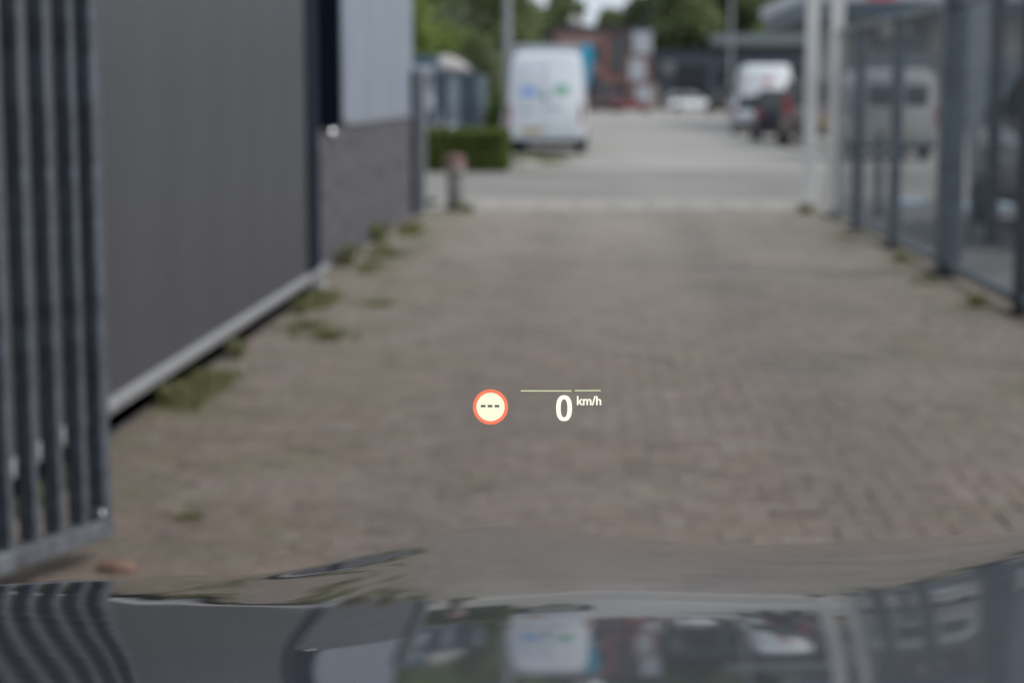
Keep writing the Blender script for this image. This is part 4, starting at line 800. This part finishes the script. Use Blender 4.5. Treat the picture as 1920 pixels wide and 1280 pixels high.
# ------------------------------------------------------------ the car the picture is taken from: bonnet in front of the windscreen
CTRL = [[1.21095, 1.20445, 1.19742, 1.18988, 1.18184, 1.17329, 1.16426, 1.15476, 1.14479, 1.13438, 1.12352, 1.11222, 1.10047, 1.08824, 1.0755, 1.0622, 1.04825, 1.0336, 1.01816, 1.00184, 0.98458, 0.96626, 0.94682, 0.92614, 0.90415, 0.88074, 0.85584, 0.82937, 0.80128, 0.77151, 0.74002, 0.70678, 0.67176, 0.63495, 0.59633, 0.5559], [1.2111, 1.20515, 1.19862, 1.19152, 1.18385, 1.17562, 1.16682, 1.15747, 1.14757, 1.13712, 1.12615, 1.11469, 1.10276, 1.0904, 1.07765, 1.06452, 1.05098, 1.03695, 1.02225, 1.00666, 0.98993, 0.97186, 0.95233, 0.93125, 0.90859, 0.88436, 0.85856, 0.83119, 0.80223, 0.77167, 0.73946, 0.70557, 0.66998, 0.6327, 0.59372, 0.55303], [1.2114, 1.20594, 1.19986, 1.19315, 1.18581, 1.17785, 1.16926, 1.16005, 1.15023, 1.13979, 1.12877, 1.11722, 1.10518, 1.09271, 1.07985, 1.06665, 1.05318, 1.03964, 1.02589, 1.01151, 0.99586, 0.97828, 0.95823, 0.93566, 0.91097, 0.88472, 0.85741, 0.82928, 0.80028, 0.77016, 0.73861, 0.70546, 0.67062, 0.63407, 0.59579, 0.55578], [1.21188, 1.20686, 1.20115, 1.19477, 1.18772, 1.17998, 1.17157, 1.16248, 1.15274, 1.14235, 1.13135, 1.11978, 1.10759, 1.09516, 1.08202, 1.06926, 1.05495, 1.04155, 1.02891, 1.01588, 1.00201, 0.98606, 0.96509, 0.93951, 0.91097, 0.88126, 0.85169, 0.82295, 0.79489, 0.76664, 0.7373, 0.70642, 0.67376, 0.63926, 0.60284, 0.5645], [1.21259, 1.20792, 1.20252, 1.19641, 1.18956, 1.182, 1.17371, 1.1647, 1.15499, 1.14459, 1.13365, 1.12195, 1.10897, 1.09681, 1.08316, 1.07081, 1.05803, 1.04418, 1.0317, 1.01736, 1.00367, 0.99124, 0.97068, 0.94148, 0.90718, 0.87186, 0.83871, 0.80945, 0.78373, 0.75953, 0.73474, 0.70827, 0.67967, 0.64876, 0.61543, 0.57966], [1.21361, 1.20919, 1.20402, 1.19807, 1.19136, 1.18389, 1.17565, 1.16664, 1.15686, 1.14629, 1.13483, 1.12232, 1.11047, 1.09713, 1.08558, 1.0724, 1.06054, 1.04683, 1.03388, 1.02038, 1.00664, 0.98936, 0.96621, 0.93551, 0.89781, 0.85697, 0.81904, 0.78875, 0.76646, 0.74866, 0.73114, 0.7116, 0.68912, 0.66334, 0.63419, 0.60165], [1.21503, 1.21077, 1.2057, 1.19983, 1.19316, 1.18567, 1.17736, 1.16822, 1.15822, 1.14728, 1.13537, 1.12387, 1.11084, 1.09911, 1.08626, 1.07563, 1.06277, 1.04964, 1.03675, 1.02254, 1.00677, 0.98712, 0.96222, 0.93001, 0.88973, 0.84491, 0.80362, 0.77294, 0.75395, 0.74224, 0.73208, 0.71998, 0.70425, 0.68417, 0.65958, 0.63047], [1.21698, 1.21274, 1.20768, 1.20179, 1.19505, 1.18742, 1.17886, 1.16933, 1.15885, 1.14756, 1.13604, 1.12383, 1.11256, 1.10133, 1.09043, 1.078, 1.0658, 1.05261, 1.03832, 1.02425, 1.00908, 0.98882, 0.96239, 0.92872, 0.88756, 0.84259, 0.80254, 0.77499, 0.76072, 0.7542, 0.74883, 0.74102, 0.72929, 0.71294, 0.69169, 0.66545], [1.21953, 1.21523, 1.21008, 1.20408, 1.1972, 1.18934, 1.18043, 1.17052, 1.15976, 1.14867, 1.13767, 1.12745, 1.11601, 1.1045, 1.09269, 1.08099, 1.06866, 1.05399, 1.03834, 1.0271, 1.01234, 0.98901, 0.96004, 0.9272, 0.89001, 0.85057, 0.81685, 0.79586, 0.7872, 0.78441, 0.78128, 0.77502, 0.76461, 0.74961, 0.72976, 0.70499], [1.22272, 1.21836, 1.21314, 1.20704, 1.19995, 1.19177, 1.18266, 1.17281, 1.16237, 1.15205, 1.14171, 1.12869, 1.11756, 1.10688, 1.09705, 1.08581, 1.06739, 1.05552, 1.04349, 1.02767, 1.00685, 0.98181, 0.95496, 0.92746, 0.89784, 0.86715, 0.84227, 0.8288, 0.8253, 0.82508, 0.82272, 0.81644, 0.8058, 0.79065, 0.77092, 0.74659], [1.2265, 1.22226, 1.21701, 1.21065, 1.20297, 1.19396, 1.18407, 1.17402, 1.16378, 1.15195, 1.14035, 1.12958, 1.11899, 1.10884, 1.10019, 1.09332, 1.08308, 1.06634, 1.05027, 1.0346, 1.01611, 0.99489, 0.97187, 0.94766, 0.92214, 0.89773, 0.88005, 0.87184, 0.87005, 0.86913, 0.86529, 0.85753, 0.84575, 0.83001, 0.81039, 0.78694], [1.23032, 1.22581, 1.21988, 1.21243, 1.20362, 1.19393, 1.18361, 1.1733, 1.16332, 1.15303, 1.14272, 1.13314, 1.12337, 1.11334, 1.10344, 1.09479, 1.08904, 1.08185, 1.07054, 1.05937, 1.04685, 1.032, 1.01476, 0.99438, 0.97048, 0.94732, 0.93149, 0.92329, 0.91652, 0.90925, 0.90063, 0.89, 0.87694, 0.86124, 0.843, 0.82228], [1.23262, 1.22646, 1.21922, 1.211, 1.20212, 1.19299, 1.18369, 1.17433, 1.165, 1.15585, 1.14677, 1.13728, 1.12765, 1.11797, 1.10866, 1.0994, 1.08961, 1.08178, 1.07447, 1.0658, 1.05663, 1.04725, 1.03723, 1.02562, 1.00919, 0.99014, 0.97429, 0.96275, 0.94987, 0.93599, 0.92167, 0.908, 0.8945, 0.88039, 0.86538, 0.84944], [1.23259, 1.22497, 1.21706, 1.20898, 1.20086, 1.19261, 1.18418, 1.17556, 1.16675, 1.15769, 1.14837, 1.13899, 1.12965, 1.12024, 1.11024, 1.10103, 1.09203, 1.08258, 1.07304, 1.06413, 1.05519, 1.04569, 1.03618, 1.02648, 1.01705, 1.00346, 0.98677, 0.97144, 0.95858, 0.945, 0.92916, 0.91433, 0.90109, 0.88901, 0.87761, 0.86671], [1.2316, 1.22368, 1.21583, 1.20804, 1.20028, 1.19241, 1.18433, 1.17596, 1.16729, 1.15834, 1.14925, 1.13996, 1.13071, 1.12094, 1.11252, 1.10141, 1.09239, 1.08289, 1.07396, 1.06478, 1.0556, 1.04664, 1.03726, 1.02684, 1.0155, 1.00241, 0.98709, 0.97237, 0.95953, 0.94597, 0.93064, 0.91614, 0.90328, 0.89214, 0.88259, 0.87457], [1.23115, 1.22343, 1.21571, 1.20799, 1.20024, 1.19241, 1.18444, 1.17628, 1.16787, 1.15917, 1.15001, 1.14093, 1.13166, 1.12205, 1.11245, 1.1028, 1.09346, 1.08366, 1.07377, 1.06403, 1.05428, 1.04417, 1.03402, 1.02349, 1.01303, 1.00058, 0.98615, 0.97157, 0.95786, 0.94406, 0.92956, 0.91575, 0.90326, 0.89232, 0.88301, 0.87534], [1.23152, 1.22393, 1.21626, 1.20852, 1.20073, 1.1929, 1.18498, 1.17692, 1.16867, 1.16015, 1.15132, 1.14221, 1.13286, 1.12335, 1.11364, 1.10379, 1.09384, 1.0838, 1.07376, 1.06362, 1.05338, 1.04298, 1.03242, 1.02144, 1.00948, 0.99635, 0.98243, 0.96831, 0.95438, 0.94062, 0.92694, 0.91382, 0.9016, 0.89047, 0.88055, 0.87186], [1.23232, 1.22471, 1.21703, 1.20928, 1.20149, 1.19368, 1.18578, 1.17775, 1.16949, 1.16094, 1.15206, 1.14289, 1.13346, 1.1238, 1.11396, 1.10394, 1.09378, 1.0835, 1.07311, 1.06258, 1.05187, 1.04092, 1.02958, 1.01768, 1.00508, 0.99184, 0.97818, 0.96436, 0.9506, 0.93705, 0.9238, 0.911, 0.89878, 0.88724, 0.87644, 0.8664], [1.2334, 1.22575, 1.21803, 1.21025, 1.20242, 1.19457, 1.18664, 1.17855, 1.17021, 1.16154, 1.15253, 1.14322, 1.13366, 1.12388, 1.1139, 1.10375, 1.09342, 1.08293, 1.07224, 1.06133, 1.05014, 1.0386, 1.02663, 1.01418, 1.00128, 0.98801, 0.97449, 0.96088, 0.94731, 0.9339, 0.92075, 0.90792, 0.89546, 0.88339, 0.87174, 0.8605], [1.23508, 1.2274, 1.21963, 1.21176, 1.2038, 1.19577, 1.18766, 1.17941, 1.17092, 1.1621, 1.15296, 1.14351, 1.13382, 1.12391, 1.11381, 1.10352, 1.09303, 1.08233, 1.07139, 1.06014, 1.04855, 1.03657, 1.0242, 1.01147, 0.99845, 0.98521, 0.9718, 0.95831, 0.94483, 0.93145, 0.91822, 0.90518, 0.89235, 0.87973, 0.86732, 0.85511], [1.23756, 1.22978, 1.22191, 1.21394, 1.20584, 1.19762, 1.18926, 1.18075, 1.17202, 1.16302, 1.15372, 1.14414, 1.1343, 1.12423, 1.11397, 1.10351, 1.09284, 1.08194, 1.07077, 1.05929, 1.04745, 1.03523, 1.02268, 1.00987, 0.99685, 0.98366, 0.97033, 0.95691, 0.94345, 0.92999, 0.91659, 0.90327, 0.89004, 0.87688, 0.8638, 0.8508], [1.24058, 1.23266, 1.22469, 1.21664, 1.20848, 1.20016, 1.19165, 1.18292, 1.17394, 1.16471, 1.1552, 1.14543, 1.13541, 1.12516, 1.1147, 1.10403, 1.09316, 1.08205, 1.07069, 1.05904, 1.04709, 1.03484, 1.0223, 1.00953, 0.99657, 0.98345, 0.97018, 0.95679, 0.9433, 0.92974, 0.91614, 0.90252, 0.88889, 0.87524, 0.86158, 0.84791], [1.24349, 1.2357, 1.22782, 1.21984, 1.21172, 1.20342, 1.19488, 1.18605, 1.17692, 1.16747, 1.15774, 1.14773, 1.13749, 1.12701, 1.11632, 1.10543, 1.09434, 1.08303, 1.0715, 1.05973, 1.04773, 1.03548, 1.02302, 1.01035, 0.99749, 0.98446, 0.97126, 0.9579, 0.94438, 0.9307, 0.91691, 0.90301, 0.88902, 0.87495, 0.8608, 0.84658], [1.24597, 1.2387, 1.23125, 1.2236, 1.21574, 1.20762, 1.19922, 1.19047, 1.18134, 1.17181, 1.1619, 1.15165, 1.14112, 1.13035, 1.11937, 1.10819, 1.09683, 1.08528, 1.07355, 1.06163, 1.04953, 1.03725, 1.0248, 1.01219, 0.99941, 0.98646, 0.97334, 0.96, 0.94645, 0.93268, 0.91872, 0.9046, 0.89033, 0.87594, 0.86143, 0.84679], [1.248, 1.24158, 1.23485, 1.22782, 1.22048, 1.2128, 1.20476, 1.19632, 1.18741, 1.178, 1.16809, 1.1577, 1.14691, 1.13579, 1.12442, 1.11284, 1.1011, 1.08919, 1.07715, 1.06497, 1.05266, 1.04022, 1.02768, 1.015, 1.0022, 0.98925, 0.97613, 0.96279, 0.94919, 0.93534, 0.92127, 0.907, 0.89257, 0.87798, 0.86324, 0.84836], [1.24965, 1.24426, 1.23846, 1.23225, 1.22563, 1.21859, 1.2111, 1.20313, 1.19463, 1.18555, 1.17587, 1.16558, 1.15471, 1.14336, 1.13161, 1.11957, 1.10732, 1.09492, 1.08241, 1.06981, 1.05714, 1.04441, 1.03161, 1.01873, 1.00575, 0.99267, 0.97941, 0.96595, 0.95226, 0.93834, 0.92421, 0.90989, 0.8954, 0.88074, 0.86593, 0.85096], [1.25096, 1.24668, 1.24189, 1.23661, 1.23081, 1.22448, 1.21762, 1.21019, 1.20215, 1.19348, 1.18413, 1.17409, 1.16338, 1.15204, 1.14015, 1.1278, 1.11509, 1.10215, 1.08908, 1.07595, 1.06279, 1.04962, 1.03642, 1.02317, 1.00985, 0.99643, 0.98289, 0.9692, 0.95538, 0.94139, 0.92725, 0.91295, 0.8985, 0.88388, 0.8691, 0.85416], [1.25193, 1.24874, 1.24496, 1.24057, 1.23557, 1.22997, 1.22373, 1.21683, 1.20926, 1.20097, 1.19196, 1.18221, 1.17172, 1.16053, 1.14867, 1.13622, 1.12329, 1.10999, 1.09646, 1.08281, 1.06912, 1.05542, 1.04169, 1.02792, 1.01412, 1.00026, 0.98635, 0.9724, 0.9584, 0.94435, 0.93021, 0.91596, 0.90156, 0.88702, 0.87233, 0.85749], [1.25254, 1.25032, 1.24742, 1.24384, 1.23957, 1.2346, 1.22891, 1.2225, 1.21534, 1.20742, 1.19872, 1.18923, 1.17896, 1.16794, 1.15619, 1.14379, 1.13081, 1.11738, 1.10359, 1.08958, 1.07543, 1.0612, 1.04693, 1.03263, 1.01831, 1.00401, 0.98973, 0.97549, 0.96131, 0.94715, 0.93297, 0.91871, 0.90433, 0.88984, 0.87522, 0.86047], [1.2527, 1.25128, 1.2491, 1.24617, 1.24248, 1.23803, 1.23281, 1.22679, 1.21998, 1.21236, 1.20393, 1.19468, 1.18463, 1.17379, 1.1622, 1.14992, 1.13702, 1.12358, 1.10972, 1.09552, 1.08107, 1.06647, 1.05177, 1.03703, 1.02229, 1.0076, 0.99298, 0.97846, 0.96404, 0.94971, 0.93539, 0.92102, 0.90658, 0.89205, 0.87743, 0.86272], [1.25231, 1.25146, 1.24981, 1.24736, 1.24411, 1.24004, 1.23516, 1.22945, 1.22292, 1.21554, 1.20734, 1.1983, 1.18844, 1.1778, 1.1664, 1.15429, 1.14154, 1.12821, 1.11439, 1.10016, 1.0856, 1.07082, 1.05588, 1.04086, 1.02584, 1.01086, 0.99596, 0.98117, 0.96648, 0.95188, 0.9373, 0.92272, 0.90811, 0.89346, 0.87875, 0.86399], [1.25124, 1.25074, 1.24942, 1.24728, 1.2443, 1.24049, 1.23584, 1.23034, 1.22401, 1.21683, 1.20881, 1.19996, 1.19031, 1.17987, 1.16868, 1.15678, 1.14422, 1.13107, 1.1174, 1.10327, 1.08876, 1.07397, 1.05898, 1.04386, 1.0287, 1.01353, 0.99842, 0.98337, 0.96839, 0.95347, 0.93859, 0.92372, 0.90885, 0.89396, 0.87906, 0.86413], [1.24939, 1.24904, 1.24786, 1.24585, 1.243, 1.23932, 1.2348, 1.22944, 1.22324, 1.2162, 1.20834, 1.19967, 1.19021, 1.17998, 1.16902, 1.15735, 1.14504, 1.13213, 1.11868, 1.10475, 1.09043, 1.07577, 1.06087, 1.0458, 1.0306, 1.01535, 1.00008, 0.98482, 0.96957, 0.95435, 0.93914, 0.92394, 0.90875, 0.89354, 0.87833, 0.8631], [1.24666, 1.24628, 1.24508, 1.24306, 1.24022, 1.23656, 1.23208, 1.22677, 1.22066, 1.21373, 1.20601, 1.1975, 1.18823, 1.17821, 1.16749, 1.15609, 1.14405, 1.13142, 1.11826, 1.10461, 1.09055, 1.07613, 1.06142, 1.04648, 1.03136, 1.0161, 1.00076, 0.98534, 0.96989, 0.9544, 0.93889, 0.92335, 0.9078, 0.89222, 0.87661, 0.86097], [1.24298, 1.24242, 1.24107, 1.23893, 1.23599, 1.23227, 1.22776, 1.22247, 1.21639, 1.20954, 1.20193, 1.19357, 1.18448, 1.17469, 1.16422, 1.15309, 1.14136, 1.12905, 1.11621, 1.1029, 1.08915, 1.07502, 1.06056, 1.04582, 1.03083, 1.01565, 1.0003, 0.98482, 0.96922, 0.95353, 0.93776, 0.92191, 0.906, 0.89002, 0.87397, 0.85786], [1.23832, 1.23747, 1.23587, 1.23352, 1.23042, 1.22657, 1.22198, 1.21665, 1.21058, 1.20378, 1.19627, 1.18805, 1.17914, 1.16957, 1.15935, 1.14852, 1.1371, 1.12513, 1.11264, 1.09967, 1.08626, 1.07246, 1.05828, 1.04378, 1.02899, 1.01394, 0.99865, 0.98317, 0.9675, 0.95168, 0.9357, 0.9196, 0.90336, 0.887, 0.87051, 0.85391], [1.23266, 1.23144, 1.22952, 1.2269, 1.22359, 1.21957, 1.21487, 1.20947, 1.20338, 1.19662, 1.18919, 1.1811, 1.17237, 1.16301, 1.15305, 1.14251, 1.13141, 1.11977, 1.10764, 1.09503, 1.08197, 1.06849, 1.05462, 1.04039, 1.02583, 1.01095, 0.99579, 0.98037, 0.9647, 0.9488, 0.9327, 0.91639, 0.89989, 0.88319, 0.86631, 0.84925], [1.22599, 1.22436, 1.22209, 1.21917, 1.21561, 1.2114, 1.20655, 1.20107, 1.19495, 1.18821, 1.18085, 1.17288, 1.16431, 1.15517, 1.14546, 1.1352, 1.12441, 1.11311, 1.10131, 1.08905, 1.07634, 1.0632, 1.04964, 1.0357, 1.02139, 1.00672, 0.99173, 0.97641, 0.9608, 0.9449, 0.92873, 0.91229, 0.8956, 0.87865, 0.86144, 0.84399], [1.21833, 1.21628, 1.21363, 1.2104, 1.20658, 1.20216, 1.19717, 1.19158, 1.18542, 1.17869, 1.17139, 1.16353, 1.15512, 1.14618, 1.1367, 1.12671, 1.11622, 1.10523, 1.09377, 1.08185, 1.06947, 1.05666, 1.04342, 1.02977, 1.01573, 1.0013, 0.9865, 0.97134, 0.95583, 0.93999, 0.92382, 0.90732, 0.89051, 0.87338, 0.85595, 0.8382], [1.20971, 1.20723, 1.20422, 1.20067, 1.19658, 1.19196, 1.18681, 1.18113, 1.17492, 1.16818, 1.16094, 1.15318, 1.14491, 1.13615, 1.12689, 1.11715, 1.10693, 1.09625, 1.0851, 1.07349, 1.06144, 1.04895, 1.03602, 1.02267, 1.0089, 0.99473, 0.98015, 0.96518, 0.94982, 0.93408, 0.91797, 0.90149, 0.88464, 0.86743, 0.84986, 0.83193], [1.20015, 1.19726, 1.19389, 1.19004, 1.1857, 1.18087, 1.17557, 1.16978, 1.16352, 1.15678, 1.14958, 1.1419, 1.13376, 1.12517, 1.11611, 1.1066, 1.09664, 1.08623, 1.07537, 1.06407, 1.05232, 1.04014, 1.02752, 1.01447, 1.00098, 0.98707, 0.97273, 0.95798, 0.9428, 0.92722, 0.91122, 0.89482, 0.87802, 0.86081, 0.84321, 0.8252], [1.18968, 1.18641, 1.1827, 1.17856, 1.17398, 1.16896, 1.1635, 1.15762, 1.1513, 1.14455, 1.13738, 1.12978, 1.12175, 1.1133, 1.10442, 1.09512, 1.08539, 1.07524, 1.06465, 1.05363, 1.04218, 1.0303, 1.01797, 1.00521, 0.99202, 0.97838, 0.9643, 0.94978, 0.93483, 0.91943, 0.90361, 0.88735, 0.87065, 0.85353, 0.83598, 0.818], [1.17834, 1.17471, 1.17069, 1.16627, 1.16146, 1.15626, 1.15066, 1.14467, 1.1383, 1.13153, 1.12438, 1.11684, 1.10891, 1.10059, 1.09187, 1.08276, 1.07324, 1.06332, 1.05298, 1.04223, 1.03106, 1.01946, 1.00743, 0.99496, 0.98205, 0.96869, 0.95489, 0.94063, 0.92592, 0.91076, 0.89515, 0.87908, 0.86256, 0.84559, 0.82818, 0.81031], [1.16613, 1.16218, 1.15787, 1.1532, 1.14817, 1.14279, 1.13706, 1.13098, 1.12454, 1.11776, 1.11062, 1.10312, 1.09527, 1.08706, 1.07848, 1.06954, 1.06021, 1.0505, 1.0404, 1.0299, 1.01899, 1.00767, 0.99592, 0.98374, 0.97111, 0.95805, 0.94453, 0.93055, 0.91612, 0.90123, 0.88587, 0.87004, 0.85376, 0.83701, 0.81979, 0.80211], [1.15309, 1.14883, 1.14426, 1.13935, 1.13413, 1.12859, 1.12273, 1.11655, 1.11005, 1.10323, 1.0961, 1.08864, 1.08085, 1.07274, 1.06428, 1.05548, 1.04633, 1.03681, 1.02693, 1.01666, 1.006, 0.99494, 0.98346, 0.97157, 0.95924, 0.94647, 0.93325, 0.91958, 0.90545, 0.89085, 0.87579, 0.86025, 0.84424, 0.82776, 0.81081, 0.79339], [1.13922, 1.13469, 1.12986, 1.12475, 1.11934, 1.11364, 1.10765, 1.10138, 1.09482, 1.08797, 1.08082, 1.07339, 1.06565, 1.05762, 1.04926, 1.04059, 1.03159, 1.02225, 1.01256, 1.00251, 0.99209, 0.98128, 0.97007, 0.95846, 0.94642, 0.93396, 0.92106, 0.90771, 0.89391, 0.87964, 0.86491, 0.84971, 0.83403, 0.81787, 0.80124, 0.78413]]
UC, U0, V0, V1, NS, NV = .28, -.72, .9, 2.8, 46, 36
HS = 2.0 / (NS - 1); HV = (V1 - V0) / (NV - 1)
def cget(i, j):
    if i < 0: return 2 * cget(0, j) - cget(1, j)
    if i >= NS: return 2 * cget(NS - 1, j) - cget(NS - 2, j)
    if j < 0: return 2 * CTRL[i][0] - CTRL[i][1]
    if j >= NV: return 2 * CTRL[i][NV - 1] - CTRL[i][NV - 2]
    return CTRL[i][j]
def bsp(t):
    a = abs(t)
    return 0. if a >= 2 else (2 / 3 - a * a + a ** 3 / 2 if a < 1 else (2 - a) ** 3 / 6)
def bonnet_z(u, v):
    s = (u - U0) / HS; t = (v - V0) / HV; z = 0
    for i in range(math.floor(s) - 1, math.floor(s) + 3):
        bi = bsp(s - i)
        if bi:
            for j in range(math.floor(t) - 1, math.floor(t) + 3):
                bj = bsp(t - j)
                if bj: z += bi * bj * cget(i, j)
    return z
def nose(u): return 2.66 - .16 * abs(u - UC) ** 2
def grid(us, vf, nv):
    b = MB(); n = len(us)
    vs_ = []
    for k in range(nv + 1):
        for u in us:
            v = .92 + (vf(u) - .92) * k / nv
            vs_.append((u - UC, v, bonnet_z(u, v)))
    return b.add(vs_, [(k * n + i, k * n + i + 1, (k + 1) * n + i + 1, (k + 1) * n + i) for k in range(nv) for i in range(n - 1)])
oc = thing('own_car', 'glossy dark grey car bonnet across the foot of the picture, mirroring the yard', 'car', (UC, 0, 0))
SB = .90
grid([UC - SB + 2 * SB * i / 200 for i in range(201)], nose, 200).build('bonnet', M['car_paint'], oc, smooth=True, fix=False)
for s in (-1, 1):
    b = MB(); us = [SB + .004, .93, .95, .965]
    rings = []
    for k in range(61):
        v = .92 + (nose(UC + .95) - .92) * k / 60; z0_ = bonnet_z(UC + s * SB, v); z1_ = bonnet_z(UC + s * (SB - .02), v); sl = (z0_ - z1_) / .02
        pr = [(SB + .004, z0_ - .001), (SB + .03, z0_ + sl * .03 - .004), (SB + .055, z0_ + sl * .06 - .03), (SB + .068, z0_ - .10), (SB + .075, z0_ - .22), (SB + .06, min(.62, z0_ - .30))]
        rings.append([(s * x, v, z) for x, z in pr])
    n = 6; b.add([p for r_ in rings for p in r_], [(k * n + i, k * n + i + 1, (k + 1) * n + i + 1, (k + 1) * n + i) for k in range(60) for i in range(n - 1)])
    b.build('wing', M['car_paint'], oc, smooth=True)
    # front wheel and arch liner
    wheel(0, 0, .36, .24, oc)
    ws = [c for c in children(oc) if c.name.startswith('wheel')][-1]
    ws.rotation_euler = (0, 0, R(90)); ws.location = (s * .84, 1.75, 0)
    nz_ = min(bonnet_z(UC + s * q, nose(UC + s * q)) for q in (.48, .62, .75, .88))
    b = MB(); b.loft([[(s * .48, nose(UC) - .03, nz_ - .05), (s * .88, nose(UC + .9) - .10, nz_ - .02), (s * .90, nose(UC + .9) - .12, nz_ - .13), (s * .48, nose(UC) + .0, nz_ - .17)], [(s * .48, nose(UC) + .02, nz_ - .07), (s * .86, nose(UC + .9) - .02, nz_ - .04), (s * .88, nose(UC + .9) - .02, nz_ - .13), (s * .48, nose(UC) + .06, nz_ - .17)]])
    b.build('headlight', M['lampglass'], oc, bevel=.01)
# front fascia below the bonnet edge
N = 40; rings = []
for q in range(6):
    ring_ = []
    for i in range(N + 1):
        u = UC - .95 + 1.9 * i / N; nv_ = nose(u); zt = bonnet_z(max(min(u, UC + SB), UC - SB), nose(u))
        dz, dy = ((-.008, .0), (-.03, .03), (-.10, .06), (-.25, .09), (-.42, .08), (-.52, .02))[q]
        ring_.append((u - UC, nv_ + dy, max(zt + dz, .22)))
    rings.append(ring_)
b = MB(); n = N + 1; b.add([p for r_ in rings for p in r_], [(k * n + i, k * n + i + 1, (k + 1) * n + i + 1, (k + 1) * n + i) for k in range(5) for i in range(N)])
b.build('front_bumper', M['car_paint'], oc, smooth=True)
for s in (-1, 1):
    b = MB(); zt = bonnet_z(UC + .2, nose(UC + .2))
    b.box(s * .22 - .18, s * .22 + .18, nose(UC) + .02, nose(UC) + .10, zt - .28, zt - .07); g = b.build('grille', M['car_trim'], oc, bevel=.03)
    proto = None
    for k in range(9):
        b = MB(); x = s * .22 - .15 + k * .0375; b.box(x - .004, x + .004, nose(UC) + .101, nose(UC) + .112, zt - .265, zt - .085); b.build('grille_slat', M['chrome'], g)
b = MB(); b.box(-.88, .88, .90, .94, bonnet_z(UC, .92) - .05, bonnet_z(UC, .92) - .02); b.build('cowl_panel', M['car_trim'], oc)

# ------------------------------------------------------------ projected head-up display, floating over the bonnet
HD = 1.56; PX = HD / 3400.0
el = R(7.79) + math.atan((762 - 640) / 3400); az = R(2.69) - math.atan((1008 - 960) / 3400)
dirv = Vector((-math.sin(az) * math.cos(el), math.cos(az) * math.cos(el), -math.sin(el)))
hud = thing('head_up_display', 'glowing head-up display reading 0 km/h beside a round red-ringed speed sign', 'display', Vector((0, 0, 1.55)) + dirv * HD)
hud.rotation_euler = Euler((R(90) - R(7.79), 0, R(2.69)))
def hp(px, py, z=0): return ((px - 1008) * PX, -(py - 762) * PX, z)
def prism(name, outer, inner, m, par, z=0, th=.0006):
    b = MB(); n = len(outer)
    if inner is None:
        b.add([hp(*p, z) for p in outer] + [hp(*p, z - th) for p in outer], [tuple(range(n)), tuple(range(2 * n - 1, n - 1, -1))] + [(i, (i + 1) % n, n + (i + 1) % n, n + i) for i in range(n)])
    else:
        b.add([hp(*p, z) for p in outer] + [hp(*p, z) for p in inner], [(i, (i + 1) % n, n + (i + 1) % n, n + i) for i in range(n)])
        b.add([hp(*p, z - th) for p in outer] + [hp(*p, z - th) for p in inner], [(i, (i + 1) % n, n + (i + 1) % n, n + i) for i in range(n)])
        for rr in (outer, inner):
            b.add([hp(*p, z) for p in rr] + [hp(*p, z - th) for p in rr], [(i, (i + 1) % n, n + (i + 1) % n, n + i) for i in range(n)])
    return b.build(name, m, par)
def ell(cx, cy, rx, ry, n=64, p=1.0):
    out = []
    for i in range(n):
        a = 2 * math.pi * i / n; c_, s_ = math.cos(a), math.sin(a)
        out.append((cx + rx * math.copysign(abs(c_) ** p, c_), cy + ry * math.copysign(abs(s_) ** p, s_)))
    return out
sg = prism('speed_sign_ring', ell(920.5, 762.5, 33, 33), ell(920.5, 762.5, 26.6, 26.6), M['hud_red'], hud)
prism('speed_sign_disc', ell(920.5, 762.5, 26.5, 26.5), None, M['hud_cream'], hud)
for x in (902.2, 915.0, 928.0):
    prism('dash', [(x, 758.7), (x + 9, 758.7), (x + 9, 763.1), (x, 763.1)], None, M['hud_dash'], hud, z=.0008)
prism('digit_zero', ell(1058.3, 764.8, 14.8, 24.2, 64, .82), ell(1058.3, 765.0, 6.3, 17.0, 64, .85), M['hud_white'], hud)
prism('scale_line', [(977, 731.3), (1072, 731.5), (1072.5, 733.7), (977, 733.6)], None, M['hud_line'], hud)
prism('scale_line', [(1078, 731.0), (1127, 730.8), (1127, 733.0), (1079, 733.2)], None, M['hud_line'], hud)
cu = bpy.data.curves.new('unit_text', 'FONT'); cu.body = 'km/h'; cu.size = 1; cu.offset = .022; cu.extrude = .01
tmp = bpy.data.objects.new('tmp_text', cu); C.objects.link(tmp)
bpy.context.view_layer.update()
me = bpy.data.meshes.new_from_object(tmp.evaluated_get(bpy.context.evaluated_depsgraph_get()))
bpy.data.objects.remove(tmp)
xs = [v.co.x for v in me.vertices]; ys = [v.co.y for v in me.vertices]
x0, x1, y0, y1 = min(xs), max(xs), min(ys), max(ys)
for v in me.vertices:
    v.co = Vector(hp(1082.3 + (v.co.x - x0) / (x1 - x0) * 45.7, 758.6 - (v.co.y - 0) / (y1 - 0) * 16.6, v.co.z * .02))
me.materials.clear(); me.materials.append(M['hud_line' if False else 'hud_white'])
o = bpy.data.objects.new('unit_text', me); C.objects.link(o); o.parent = hud
